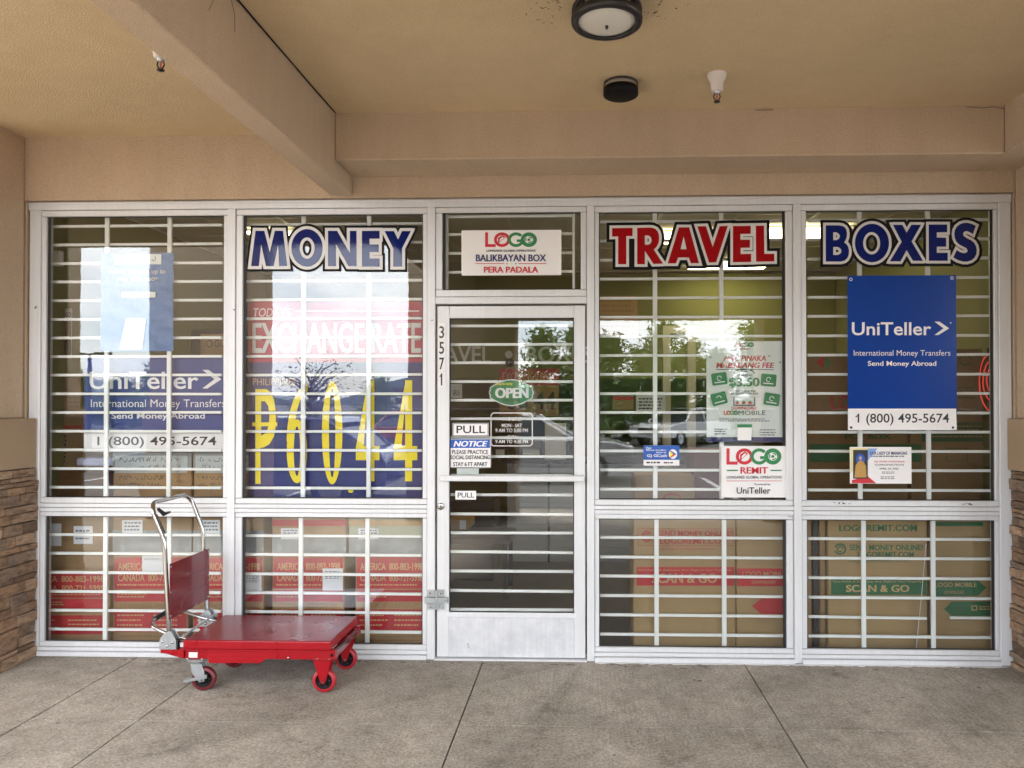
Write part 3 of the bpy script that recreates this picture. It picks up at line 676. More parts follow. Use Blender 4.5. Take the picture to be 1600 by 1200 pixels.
def vinyl(name, label, letters, ox, oy, sc, m, wbord, bbord):
    Y = .0252; P = lambda p, y: W(ox + p[0] / sc, oy + p[1] / sc, y)
    xs = [q[0] for l, h in letters for q in l]; c = P(((min(xs) + max(xs)) / 2, 440), Y)
    t = Thing(name, label, "vinyl lettering", (c.x, Y, c.z), "big vinyl words across the top of the windows")
    fb = [f for o, h in letters for f in grow_faces(o, h, wbord + bbord)]; fw = [f for o, h in letters for f in grow_faces(o, h, wbord)]
    for nme, ff, y, mm in (("black_border", fb, Y, M_BLACK), ("white_border", fw, Y - .0006, M_WHITE)):
        v, f = union(ff); mb = MB(); mb.add([P(q, y) for q in v], f, mm); t.part(nme, mb, fixn=False)
    for o, h in letters:
        loops = [o] + h; tri = tessellate_polygon([[Vector((x, y, 0)) for x, y in l] for l in loops]); fl = [p for l in loops for p in l]
        mb = MB(); mb.add([P(q, Y - .0012) for q in fl], [tuple(a) for a in tri], m); t.part("letter", mb, fixn=False)
vinyl("money_lettering", "blue vinyl word MONEY with white and black outline on the glass", MONEY, 380, 340, 5.714, M_BLUE, 27, 20)
vinyl("travel_lettering", "red vinyl word TRAVEL with white and black outline on the glass", TRAVEL, 940, 335, 5.614, M_RED, 23, 25)
vinyl("boxes_lettering", "blue vinyl word BOXES with white and black outline on the glass", BOXES, 1275, 335, 6.038, M_BLUE, 25, 26)

# ================================================================== SIGNS AND POSTERS
YO = .0245   # street face of things stuck on the outside of the glass
def logo(f, x0, y0, x1, y1, w):
    """LOGO wordmark: red L and O with a parcel in it, green G running into an O with a globe"""
    h = y1 - y0; r = h / 2; W_ = x1 - x0; cy = (y0 + y1) / 2; lw = W_ * .17
    f.rect(x0, y0, x0 + w, y1, M_REDP); f.rect(x0 + w, y1 - w, x0 + lw + w * .6, y1, M_REDP)
    rx = (W_ - lw) / 5.3; cx = x0 + lw + rx
    f.ring(cx, cy, rx, r, w, M_REDP); hx = rx * .5
    f.poly([(cx - hx, cy - r * .25), (cx + hx * .1, cy - r * .6), (cx + hx * .9, cy - r * .35), (cx + hx * .1, cy), (cx - hx + w * .3, cy + r * .45), (cx - hx, cy + r * .5)], M_REDP)
    f.poly([(cx - hx * .6, cy - r * .05), (cx + hx * .1, cy - r * .4), (cx + hx * .5, cy - r * .28), (cx - hx * .1, cy + r * .02), (cx - hx * .6, cy + r * .3)], M_PAPER)
    cx2 = cx + rx * 1.72; f.ring(cx2, cy, rx, r, w, M_GREENP, 40, 330); f.rect(cx2 + rx * .1, cy - w * .1, cx2 + rx * 1.05, cy + w * .8, M_GREENP)
    cx3 = x1 - rx; f.ring(cx3, cy, rx, r, w, M_GREENP); f.ring(cx3, cy, rx * .62, r * .62, w * .28, M_GREENP); f.ell(cx3, cy, rx * .18, r * .18, M_GREENP)
    for k in range(3): f.ring(cx3, cy, rx * .45, r * .45, w * .35, M_GREENP, 20 + 120 * k, 90 + 120 * k, 8)

t = panel_sign("transom_sign", "white sign lettered BALIKBAYAN BOX and PERA PADALA in the transom over the door", "sign", 721, 359, 877, 430.5, YO - .004, M_PAPER, .004)
f = Flat(YO - .004); logo(f, 758, 363, 839, 386, 4.6)
f.text("LONGARES GLOBAL OPERATIONS", 760, 390, 837, 393.4, M_DARKTXT, .03); f.text("BALIKBAYAN BOX", 743.5, 397.5, 853.5, 408.5, M_NAVY, .03)
f.rect(743, 411.4, 788, 412.4, M_REDP); f.rect(810, 411.4, 854, 412.4, M_REDP); f.ell(792, 412, 1, 1, M_GREENP); f.ell(799, 412, 1, 1, M_YEL); f.ell(806, 412, 1, 1, M_BLUEP)
f.text("PERA PADALA", 756, 416.5, 841, 426, M_REDP, .03); f.part(t)
t = panel_sign("remit_sign", "white square sign with red and green wordmark at the foot of the TRAVEL window", "sign", 1127, 697, 1229.5, 777, YO - .003, M_PAPER, .003)
f = Flat(YO - .003); logo(f, 1135, 700.5, 1221, 726, 5)
f.rect(1135.5, 734, 1153, 736, M_GREENP); f.rect(1204, 734, 1221.5, 736, M_GREENP); f.text("REMIT", 1157, 730, 1200, 740, M_REDP, .03)
f.text("LONGARES GLOBAL OPERATIONS", 1135.5, 743.5, 1221.5, 747.8, M_DARKTXT, .012); f.rect(1135, 751, 1221.5, 751.8, M_REDP); f.text("Powered by", 1179, 755, 1204, 759, M_DARKTXT, .01); f.text("UniTeller", 1151, 761.5, 1204, 771.5, M_DARKTXT, .012); f.part(t)
t = panel_sign("transfer_sticker", "small blue and white money transfer sticker on the TRAVEL window", "sticker", 1005.5, 696, 1061.5, 727.5, YO - .001, M_PAPER, .001)
f = Flat(YO - .001); f.rect(1005.5, 696, 1061.5, 718.5, M_BLUEP)
f.text("Fast", 1010, 698.5, 1018, 701.5, M_PAPER, .02); f.text("Money transfers", 1010, 702, 1041, 705, M_PAPER, .02); f.text("direct to", 1025, 705.5, 1041, 708, M_PAPER, .02); f.text("G) GCash", 1011, 709.5, 1042, 715.5, M_PAPER, .02)
f.ell(1051.5, 709.5, 6.6, 7.6, M_PAPER); f.poly([(1047, 703.5), (1057, 709.5), (1047, 709.8)], M_BLUEP); f.poly([(1047, 709.8), (1057, 709.6), (1047, 716)], M_REDP); f.poly([(1047, 705), (1052, 709.6), (1047, 714.5)], M_YEL)
f.lines(1010, 721.5, 1032, 724.5, 1, M_DARKTXT, 1, .8); f.lines(1037, 722, 1056, 724.5, 1, M_DARKTXT, 2, .8); f.part(t)

t = panel_sign("money_transfer_poster", "large blue poster with phone number under the word BOXES", "poster", 1325, 430, 1494, 672, YO - .002, M_POSTER, .0015, board='sheet')
t.o['label'] = "large blue money transfer poster with phone number, on the glass under BOXES"
f = Flat(YO - .002); f.poly([(1325, 638.5), (1494, 638.5), (1495, 672), (1325, 672)], M_PAPER)
def arrow(f, x0, y0, x1, y1, th, m):
    cy = (y0 + y1) / 2; f.poly([(x0, y0), (x0 + th, y0), (x1, cy), (x0 + th * .8, y1), (x0, y1), (x1 - th * 1.1, cy)], m)
f.text("UniTeller", 1331, 503.5, 1455, 524, M_PAPER, .014); arrow(f, 1460, 502.5, 1483, 523.5, 8, M_PAPER); f.ell(1485.5, 504.5, 1.2, 1.2, M_PAPER, 8)
f.text("International Money Transfers", 1334, 547, 1485, 558.5, M_PAPER, -.004); f.text("Send Money Abroad", 1356, 564, 1463, 574, M_PAPER, .016); f.text("1 (800) 495-5674", 1340, 646, 1483, 665, M_DARKTXT, .012); f.poly([(1340, 648.6), (1342, 648.2), (1337.5, 652.6), (1336.6, 650.4)], M_DARKTXT)
for x, y in ((1329.5, 436.5), (1487.5, 434.5)): f.ring(x, y, 2.6, 2.6, 1, M_PAPER, n=14)
for x, y in ((1330, 668), (1489, 668)): f.ell(x, y, 2, 2, M_DARKTXT, 12)
f.part(t)
t = panel_sign("church_notice", "landscape church notice with framed saint picture under the blue phone number poster", "poster", 1328, 698.5, 1424, 755.5, YO - .001, M_PAPER, .001, board='sheet')
f = Flat(YO - .001); f.poly([(1329, 700), (1372, 700), (1352, 722), (1342, 725), (1329, 740)], mat("pale_yellow_print", (.7, .62, .3), .5)); f.poly([(1356, 701), (1371, 701), (1355, 721)], mat("pale_blue_print", (.2, .35, .7), .5)); f.poly([(1331, 755), (1331, 750), (1356, 744), (1369, 755)], M_REDP)
f.rect(1333, 703, 1356, 748, M_DARKTXT); f.ell(1344.5, 718, 7, 9, M_BLUEP); f.poly([(1335, 746), (1337, 727), (1342, 720), (1348, 720), (1353, 728), (1354, 746)], mat("gilt_print", (.45, .26, .06), .5, .7, 900)); f.ell(1344.5, 716, 2.4, 3, mat("face_print", (.5, .32, .2), .5))
f.text("OUR LADY OF MANAOAG", 1359, 705.5, 1417.5, 710.5, M_NAVY, .03); f.lines(1361, 712, 1416, 714.5, 1, M_INK, 4, .8); f.text("100 YEARS CANONICAL", 1366, 720, 1414, 722.5, M_REDP, .01); f.text("CORONATION", 1367, 725, 1412, 727.5, M_DARKTXT, .01); f.text("APRIL 20, 2026", 1374, 731, 1404, 734, M_DARKTXT, .02); f.lines(1378, 737, 1402, 741, 2, M_INK, 5); f.lines(1376, 744.5, 1404, 750, 2, M_INK, 6); f.part(t)

# poster behind the glass of the TRAVEL window
YI = .036
t = panel_sign("fee_poster", "pale remittance fee poster with green coupons taped inside the TRAVEL window", "poster", 1104, 533, 1225.5, 690.5, YI, M_TEAL, .001, board='sheet')
f = Flat(YI); f.rect(1104, 683, 1225.5, 690.5, M_NAVY); logo(f, 1149, 535, 1178, 542, 1.4); f.text("REMIT", 1156, 544, 1172, 546.5, M_REDP, .02)
f.text("ANG PINAKA", 1130, 555.5, 1197, 564, M_REDP, .03, .15); f.text("MABABANG FEE", 1119, 566.5, 1210, 575, M_REDP, .03, .15); f.rect(1119, 577, 1209, 578, M_DARKTXT)
f.ring(1162.5, 584, 17, 8, 1.4, M_DARKTXT, 0, 180, 14); f.rect(1158, 579.4, 1168, 581, M_DARKTXT); f.text("STARTS AT", 1152, 585, 1176, 588, M_DARKTXT, .02)
f.text("$3.50", 1139, 590, 1187, 606, M_GREENP, .045); f.text("TRANSFER FEE", 1147, 609.5, 1181, 612.5, M_DARKTXT, .02); f.text("SA SCAN AND GO!", 1142, 613.5, 1185, 616.5, M_DARKTXT, .02)
f.frame(1146, 619, 1180, 634, 1.6, M_DARKTXT); f.rect(1141, 619, 1186, 621, M_GREYTXT)
for k in range(3): f.ell(1152 + k * 10, 629, 3, 2.6, M_REDP, 12); f.ell(1152 + k * 10, 627.4, 1.6, 1.4, M_GREENP, 8)
f.text("DOWNLOAD", 1143, 635, 1182, 640, M_REDP, .02); logo(f, 1131, 641.5, 1153, 648.5, 1.2); f.text("MOBILE", 1154, 641.5, 1196, 648.5, M_DARKTXT, -.004)
for cx, cy, a in ((1124, 592, .12), (1201, 594, -.08), (1123.5, 623, .25), (1206, 624, -.14)):
    ca, sa = math.cos(a), math.sin(a); q = lambda u, v: (cx + u * ca + v * sa, cy - u * sa + v * ca)
    f.poly([q(-12, -8), q(-10.5, -9.5), q(10.5, -9.5), q(12, -8), q(12, 8), q(10.5, 9.5), q(-10.5, 9.5), q(-12, 8)], M_GREENP); f.ring(cx, cy - 1, 4, 4, 1.1, M_PAPER, 0, 180 if cx < 1124 else 300, 12); u0, u1 = q(-8, 4.5), q(8, 6)
    f.poly([q(-8, 4.4), q(8, 4.4), q(8, 6), q(-8, 6)], M_PAPER)
f.lines(1124, 654, 1204, 660, 2, M_INK, 9); f.lines(1116, 670, 1140, 681, 3, M_DARKTXT, 10, .3); f.lines(1187, 671, 1214, 683, 3, M_DARKTXT, 11, .3); f.rect(1152, 663, 1175, 668, M_GREENP); f.rect(1152.5, 668, 1174, 688, M_PAPER)
for x, y in ((1110, 558), (1202, 556), (1219, 566)): f.poly([(x - 3, y - 2), (x, y), (x + 3, y - 2), (x, y + 2)], M_GREENP)
f.part(t)

# door signs
def psign(lab, x0, y0, x1, y1, s, b):
    t = panel_sign("pull_sign", lab, "sign", x0, y0, x1, y1, YO - .001, M_PAPER, .001, "PULL signs on the door glass"); f = Flat(YO - .001)
    if b: f.frame(x0 + .6, y0 + .6, x1 - .6, y1 - .6, .9, M_DARKTXT)
    w_, h_ = x1 - x0, y1 - y0; f.text("PULL", x0 + w_ * .11, y0 + h_ * .2, x1 - w_ * .1, y1 - h_ * .22, M_DARKTXT, .012); f.part(t)
psign("larger black on white PULL sign above the NOTICE sign on the door", 707, 661, 763.5, 681.5, 1, True)
psign("smaller black on white PULL sign below the pull bar of the door", 711.5, 767, 744, 780.5, 1, False)
t = panel_sign("notice_sign", "white and blue NOTICE social distancing sign on the door glass", "sign", 702.5, 685, 767.5, 731, YO - .0012, M_PAPER, .001); f = Flat(YO - .0012)
f.frame(702.7, 685.2, 767.3, 730.8, .7, M_DARKTXT); f.rect(704, 686.5, 765.5, 700, M_BLUEP); f.text("NOTICE", 708.5, 689, 762, 697.8, M_PAPER, .035, .25)
f.text("PLEASE PRACTICE", 706.5, 703, 763, 709.5, M_DARKTXT, .025); f.text("SOCIAL DISTANCING", 704, 711.5, 765.5, 717.8, M_DARKTXT, .025); f.text("STAY 6 FT APART", 708, 722, 761.5, 728.5, M_DARKTXT, .025); f.part(t)
t = Thing("hours_decal", "white vinyl opening hours in a rounded frame on the door glass", "decal", W(799, 698, YO)); f = Flat(YO)
x0, y0, x1, y1, r, wd = 766.5, 644.5, 832.5, 697.5, 6, 1.6
f.rect(x0 + r, y0, x1 - r, y0 + wd, M_WHITE); f.rect(x0 + r, y1 - wd, x1 - r, y1, M_WHITE); f.rect(x0, y0 + r, x0 + wd, y1 - r, M_WHITE); f.rect(x1 - wd, y0 + r, x1, y1 - r, M_WHITE)
for cx, cy, a in ((x0 + r, y0 + r, 90), (x1 - r, y0 + r, 0), (x0 + r, y1 - r, 180), (x1 - r, y1 - r, 270)): f.ring(cx, cy, r, r, wd, M_WHITE, a, a + 90, 8)
t.part("frame", f.mb, fixn=False); f = Flat(YO)
f.text("-HOURS-", 783, 651.5, 817, 657.5, M_WHITE, .025); f.text("MON - SAT", 784, 662, 815.5, 667.5, M_WHITE, .025); f.text("9 AM TO 5:00 PM", 774, 669.5, 825, 675.5, M_WHITE, .025); f.text("SUN", 793, 680, 806, 684.5, M_WHITE, .025); f.text("9 AM TO 4:30 PM", 774, 687, 825, 692.5, M_WHITE, .025); f.part(t)
t = Thing("open_sign", "green shaped OPEN sign hanging on a string inside the door", "sign", W(799, 634, .045))
mb = MB(); cx, cy = 799, 613.5; pts = []
for k in range(48):
    a = 2 * math.pi * k / 48; rr = 1 + .05 * math.cos(4 * a) - (.1 if abs(math.cos(a)) > .93 else 0); p = W(cx + 37 * rr * math.cos(a), cy - 20 * rr * math.sin(a), .045); pts.append((p.x, p.z))
mb.prism(pts, .045, .049, M_PAPER); t.part("plate", mb); f = Flat(.045)
y = f._y(); f.mb.add([Vector((W(cx, cy, y).x + (p[0] - W(cx, cy, y).x) * .95, y, W(cx, cy, y).z + (p[1] - W(cx, cy, y).z) * .92)) for p in pts], [tuple(range(48))], mat("open_green", (.012, .22, .06), .4))
f.text("OPEN", 773.5, 606, 826, 622, M_PAPER, .05); f.text("WELCOME", 785, 623.5, 813, 627.5, M_DARKTXT, .02); f.text("COME IN WE'RE", 774, 598.5, 801, 601.8, M_YEL, .02, .2); f.part(t)
mb = MB(); a, b, c = W(778, 597, .047), W(796, 572, .047), W(818, 597, .047); mb.tube([a, b, c], .0018, M_TAN, 5); t.part("string", mb)
p = W(797, 567, .047); mb = MB(); mb.lathe((p.x, .0335, p.z), [(.0, .012), (.02, .012), (.028, 0), (0, 0)], M_DARK, 16, 'Y'); t.part("suction_cup", mb)
single("door_sensor", (lambda mb: (mb.box(W(714, 741, .04).x, W(748, 730, .04).x, .034, .044, W(714, 741, .04).z, W(714, 731.5, .04).z, M_TEAL), mb)[1])(MB()), "pale blue card below the NOTICE sign on the door", "card", W(731, 741, .04))
t = Thing("street_number", "black numerals 3571 on a white strip on the door stile", "sign", W(690, 606, .004)); mb = MB(); a, b = W(684.3, 606, .004), W(695.5, 505, .004); mb.box(a.x, b.x, .0035, .0058, a.z, b.z, M_PAPER); t.part("strip", mb)
f = Flat(.0038)
for k, ch in enumerate("3571"): f.text(ch, 686.3 if ch != '1' else 688.8, 509.5 + k * 24.6, 694 if ch != '1' else 691, 528.5 + k * 24.6, M_DARKTXT, .015); (f.poly([(689.2, 585.2), (691, 583.3), (691, 586.5), (687.2, 589.4), (686.6, 587.6)], M_DARKTXT) if ch == '1' else None); f.rect(684.5, 531 + k * 24.6, 695.3, 531.7 + k * 24.6, M_GREYTXT)
f.part(t)

# hanging blue film and backing signs inside the two left windows
def crinkle(name, label, cat, x0, y0, x1, y1, Y, m, amp=.006, nx=26, ny=34):
    a, b = W(x0, y1, Y), W(x1, y0, Y); mb = MB(); vs = []; 
    ph = [random.uniform(0, 6) for _ in range(8)]
    for j in range(ny + 1):
        for i in range(nx + 1):
            u, v = i / nx, j / ny; d = amp * (math.sin(u * 23 + ph[0] + 2 * math.sin(v * 3)) * .5 + math.sin(u * 9 + v * 7 + ph[1]) * .5 + .5 * math.sin(v * 31 + u * 13 + ph[2]) + .4 * random.uniform(-1, 1))
            vs.append((a.x + (b.x - a.x) * u, Y + d * .5, a.z + (b.z - a.z) * v))
    k = len(vs); vs += [(p[0], p[1] + .0008, p[2]) for p in vs]; fs = []
    for j in range(ny):
        for i in range(nx):
            q = j * (nx + 1) + i; fs.append((q, q + 1, q + nx + 2, q + nx + 1)); fs.append((q + k, q + nx + 1 + k, q + nx + 2 + k, q + 1 + k))
    mb.add(vs, fs, m, True); c = W((x0 + x1) / 2, y1, Y); t = Thing(name, label, cat, c); t.part("sheet", mb, fixn=False); return t
t = crinkle("payout_banner", "crinkled pale blue payout banner hanging inside the leftmost window", "banner", 157, 395, 271, 549, .05, mat("blue_film", (.012, .12, .36), .25, .25, 5, .6, 18))
f = Flat(.043); f.rect(178, 397, 252, 413, M_TEAL); f.ring(186, 404, 4, 4, 1.2, M_BLUEP, n=14); f.text("GCash", 193, 400.5, 218, 408, M_BLUEP, .0); f.ring(240, 404, 3.5, 4, 1, M_BLUEP, 200, 420, 12)
f.text("Instant payouts up to", 169, 420, 259, 430, M_PAPER, .01); f.text("Php 500,000*", 183, 433, 247, 441, M_PAPER, .01); f.rect(190, 456, 243, 465, M_TEAL); f.poly([(197, 497), (228, 497), (222, 546), (186, 546)], M_TEAL); f.part(t)
t = panel_sign("transfer_banner", "wide blue money transfer sign with phone number behind the leftmost grille", "sign", 131, 555, 372, 706, .11, mat("banner_blue", (.012, .035, .2), .45, .12), .003)
f = Flat(.11); f.rect(131, 673.5, 372, 706, M_PAPER); f.text("UniTeller", 140, 581, 310, 608, M_PAPER, .016); arrow(f, 316, 578, 346, 607, 10, M_PAPER)
f.text("International Money Transfers", 142, 624, 352, 640, M_PAPER, -.004); f.text("Send Money Abroad", 174, 645, 320, 657, M_PAPER, .016); f.text("1 (800) 495-5674", 152, 682, 338, 700, M_DARKTXT, .012); f.part(t)
t = panel_sign("exchange_rate_sign", "red and blue exchange rate sign with tall yellow digits in the MONEY window", "sign", 388, 471.5, 662, 781, .105, M_SBLUE, .004)
f = Flat(.105); f.rect(388, 471.5, 662, 566, M_SRED); f.text("TODAY'S", 396, 481, 455, 495, M_PAPER, .0, .2); f.rect(462, 485, 655, 487, M_PAPER)
f.text("EXCHANGE RATE", 394, 504, 658, 552, M_GREYTXT, .03); f.text("PHILIPPINES", 395, 591, 462, 602, M_TAN, .0)
def tall(ch, x0, x1, y0=604, y1=752):
    w_ = 11
    if ch == '0':
        n = 30; 
        for k in range(1): f.ring((x0 + x1) / 2, (y0 + y1) / 2, (x1 - x0) / 2, (y1 - y0) / 2, w_, M_YEL, 0, 360, 40)
    if ch == '6': f.ring((x0 + x1) / 2, 705, (x1 - x0) / 2, 50, w_, M_YEL, 0, 360, 36); f.ring(x1 + 3, 690, x1 - x0 + 3, 90, w_, M_YEL, 95, 180, 24)
    if ch == '4':
        f.rect(x1 - 19, y0 - 10, x1 - 8, y1, M_YEL); f.rect(x0, 697, x1, 719, M_YEL); f.poly([(x1 - 19, y0 - 5), (x1 - 19, y0 + 25), (x0 + 12, 700), (x0, 700)], M_YEL)
f.poly([(399, 608), (416, 608), (423, 613), (428, 624), (431, 642), (431, 664), (428, 682), (421, 694), (412, 699), (407, 700), (407, 756), (399, 756)], M_YEL); f.poly([(408, 627), (414, 627), (419, 634), (421, 648), (420, 664), (416, 676), (408, 681)], M_SBLUE); f.rect(394, 660, 433, 666, M_YEL)
tall('6', 448, 480, 604, 755); tall('0', 503, 535, 596, 757); tall('4', 556, 593); tall('4', 615, 652); f.ell(548, 767, 4.5, 3, M_YEL, 12); f.part(t)

# ================================================================== THINGS INSIDE
def carton(label, x0, y0, x1, y1, Y, depth, m, art=None, group="cardboard boxes behind the windows", name="cardboard_box", wrap=False):
    c = W((x0 + x1) / 2, y1, Y); t = Thing(name, label, "box", (c.x, Y, c.z), group)
    a, b = W(x0, y1, Y), W(x1, y0, Y); z0 = max(a.z, .004); mb = MB(); mb.box(a.x, b.x, Y, Y + depth, z0, b.z, m); t.part("carton", mb, bevel=.006)
    if art:
        f = Flat(Y); art(f, x0, y0, x1, y1); f.part(t, "printing")
    return t
def redart(lab=None, seed=0):
    def g(f, x0, y0, x1, y1):
        w_, h = x1 - x0, y1 - y0; X = lambda u: x0 + w_ * u; Yv = lambda v: y0 + h * v
        f.rect(X(.02), Yv(.02), X(.98), Yv(.36), M_CARDR); f.rect(X(.02), Yv(.375), X(.98), Yv(.5), M_CARDR); f.rect(X(.02), Yv(.585), X(.98), Yv(.83), M_CARDR)
        f.text("AMERICA  800-883-1998", X(.07), Yv(.08), X(.94), Yv(.16), M_TAN, .02); f.text("CANADA  800-721-5998", X(.07), Yv(.2), X(.94), Yv(.28), M_TAN, .02)
        f.lines(X(.06), Yv(.31), X(.95), Yv(.33), 1, M_TAN, seed, .8); f.lines(X(.06), Yv(.41), X(.5), Yv(.47), 2, M_TAN, seed + 1, .5); f.text("LAS VEGAS HOUSE SEAFOOD CITY", X(.1), Yv(.515), X(.9), Yv(.565), M_CARDD, .02)
        f.lines(X(.06), Yv(.64), X(.46), Yv(.8), 3, M_TAN, seed + 2, .3); f.lines(X(.54), Yv(.64), X(.94), Yv(.8), 3, M_TAN, seed + 3, .3); f.lines(X(.08), Yv(.87), X(.92), Yv(.96), 2, M_CARDD, seed + 4, .3); f.rect(X(.5), Yv(.84), X(.504), Yv(1), M_CARDD)
        if lab: f.rect(X(lab[0]), Yv(lab[1]), X(lab[2]), Yv(lab[3]), M_LABEL); f.lines(X(lab[0] + .03), Yv(lab[1] + .03), X(lab[2] - .02), Yv(lab[3] - .12), 5, M_INK, seed + 5)
    return g
def wrapart(seed, band, hand):
    def g(f, x0, y0, x1, y1):
        w_, h = x1 - x0, y1 - y0; X = lambda u: x0 + w_ * u; Yv = lambda v: y0 + h * v
        f.rect(X(.0), Yv(.76), X(1), Yv(1), M_TAPE); f.rect(X(0), Yv(.0), X(1), Yv(.16), M_TAPE)
        if hand: 
            f.rect(X(.03), Yv(.03), X(.95), Yv(.2), M_INKP); f.scribble(X(.06), Yv(.04), X(.92), Yv(.19), 2, M_DARKTXT, seed); f.scribble(X(.06), Yv(.22), X(.8), Yv(.36), 2, M_CARDI, seed + 7)
        f.rect(X(.0), Yv(.55), X(1), Yv(.63), band); f.lines(X(.1), Yv(.42), X(.9), Yv(.5), 1, M_CARDD, seed + 1, .5)
        f.rect(X(.12), Yv(.66), X(.38), Yv(.8), M_LABEL); f.lines(X(.15), Yv(.68), X(.36), Yv(.78), 3, M_INK, seed + 2)
    return g
YB = .16
carton("red printed carton at the far left of the lower windows, beside the stone pier", 30, 890, 171, 1012, YB, .45, M_CARD, redart(None, 3))
carton("red printed carton with white label, behind the cart handle", 176, 868, 294, 1012, YB, .45, M_CARD, redart((.39, .0, .68, .17), 10))
carton("red printed carton behind the mullion between the two left lower windows", 301, 868, 412, 1012, YB, .45, M_CARD, redart((.72, .18, .97, .42), 20))
carton("red printed carton with white QR label, centre of the lower MONEY window", 425, 868, 538, 1012, YB, .45, M_CARD, redart((.7, .14, .98, .38), 30))
carton("red printed carton nearest the door in the lower MONEY window", 555, 868, 668, 1012, YB, .45, M_CARD, redart(None, 40))
carton("dark carton with two white papers, top left of the lower leftmost window", 30, 800, 168, 889, YB + .03, .4, M_CARDD, lambda f, x0, y0, x1, y1: (f.rect(74, 818, 96, 853, M_LABEL), f.rect(115, 822, 145, 850, M_LABEL), f.lines(118, 828, 143, 846, 3, M_INK, 60)))
carton("handwritten taped carton under the phone number sign, on the labelled red carton", 176, 707, 299, 867, YB, .45, M_CARD, wrapart(70, M_TAN, True))
carton("handwritten taped carton stacked behind the mullion left of the MONEY window", 302, 707, 412, 867, YB, .45, M_CARD, wrapart(80, M_CARDR, True))
carton("plastic wrapped tan carton with red band, centre top of the lower MONEY window", 425, 745, 541, 867, YB, .45, M_CARD, wrapart(90, M_CARDR, False))
carton("pale green printed carton stacked nearest the door in the lower MONEY window", 545, 745, 668, 867, YB, .45, mat("pale_carton", (.4, .42, .3), .7), wrapart(95, M_TAN, False))
def scanart(ink, head):
    def g(f, x0, y0, x1, y1):
        w_, h = x1 - x0, y1 - y0; X = lambda u: x0 + w_ * u; Yv = lambda v: y0 + h * v; head(f, X, Yv)
        f.rect(X(.03), Yv(.0) if False else 0 + g.by0, X(.99), g.by1, ink); f.text("Pera Padala & Balikbayan Box, Right at Your Fingertips", X(.05), g.by0 + 3, X(.96), g.by0 + 7, M_TAN, .0); f.text("SCAN & GO", X(.18), g.by0 + 10, X(.82), g.by1 - 4, M_TAN, .03)
    return g
def h3(f, X, Yv):
    f.frame(X(.04), 826, X(.98), 853, .8, M_CARDR); f.text("SEND MONEY ONLINE!", X(.24), 829, X(.97), 838, M_CARDR, .025); f.text("LOGOREMIT.COM", X(.26), 841, X(.92), 850, M_CARDR, .025); f.ring(X(.13), 838, 8, 9, 2.4, M_CARDR, 30, 330); f.ring(X(.13), 838, 4, 5, 1.2, M_CARDR, 0, 300); f.text("Sending money to the Philippines made easy!", X(.2), 855, X(.8), 861, M_CARDR, -.004)
g = scanart(M_CARDR, h3); g.by0, g.by1 = 886, 915
carton("brown carton with red SCAN & GO band, lower TRAVEL window", 990, 800, 1149, 1030, YB, .4, M_CARDO, g)
def side3(f, x0, y0, x1, y1):
    f.rect(1152, 888, 1245, 916, M_CARDR); f.text("LOGO MOBILE", 1160, 893, 1228, 900, M_TAN, .01); f.text("DOWNLOAD", 1175, 907, 1212, 912, M_TAN, .0); f.poly([(1175, 947), (1190, 935), (1245, 935), (1245, 960), (1190, 960)], M_CARDR)
carton("brown carton with red arrow, right end of the lower TRAVEL window", 1151, 798, 1250, 1030, YB, .4, M_CARDO, side3)
def h4(f, X, Yv):
    f.text("LOGOREMIT.COM", 1311, 820, 1433, 830, M_CARDG, .03); f.rect(1303, 846.5, 1444, 847.5, M_TAN); f.ring(1313, 858, 9.5, 9, 2.6, M_CARDG, 200, 520); f.ring(1313, 858, 5.5, 5, 2, M_CARDG, 0, 300); f.text("SEND MONEY ONLINE!", 1327, 851, 1442, 860, M_CARDG, .03); f.text("LOGOREMIT.COM", 1340, 862, 1428, 871, M_CARDG, .03); f.text("Sending money to the Philippines made easy!", 1326, 874, 1420, 880, M_CARDG, -.004)
g4 = scanart(M_CARDG, h4); g4.by0, g4.by1 = 904, 929
carton("brown carton with green website print and band, lower BOXES window", 1294, 795, 1449, 1036, YB, .4, M_CARDO, g4)
def side4(f, x0, y0, x1, y1):
    f.poly([(1458, 907), (1528, 907), (1541, 918), (1528, 931), (1458, 931)], M_CARDG); f.text("LOGO MOBILE", 1461, 910, 1526, 917, M_TAN, .02); f.text("DOWNLOAD", 1476, 923, 1506, 928, M_TAN, .0); f.poly([(1475, 952), (1487, 940), (1575, 940), (1575, 962), (1487, 962)], M_CARDG); f.frame(1518, 946, 1527, 954, 1.4, M_TAN); f.lines(1530, 947, 1556, 955, 2, M_TAN, 3); f.rect(1462, 816, 1536, 822, M_CARDG)
carton("brown carton with green arrows beside the right stone pier", 1455, 797, 1580, 1036, YB, .4, M_CARDO, side4)
for k, (xa, xb, mm) in enumerate(((1258, 1268, M_CARDD), (1270, 1279, M_DARK), (1281, 1290, M_CARDD))):
    carton(("folded dark carton leaning first", "black folder leaning second", "folded dark carton leaning third")[k] + " from the mullion in the lower BOXES window", xa, 805, xb, 1030, YB + .02, .35, mm)
Y2 = .75
def ub(f, x0, y0, x1, y1):
    f.text("LOGO", 1298, 617, 1372, 640, M_REDP, .02); f.text("POP BOX", 1320, 678, 1392, 686, M_CARDG, .03); f.rect(1265, 694, 1440, 703, M_CARDG); f.rect(1265, 708, 1440, 722, M_CARDG); f.poly([(1276, 565), (1290, 557), (1299, 566), (1290, 577)], M_GREENP); f.poly([(1276, 565), (1288, 557), (1288, 577)], M_REDP); f.text("CARTON", 1303, 560, 1322, 569, M_CARDD, 0)
carton("tall brown carton with green bands behind the blue phone number poster", 1262, 552, 1418, 800, Y2, .5, M_CARDD, ub)
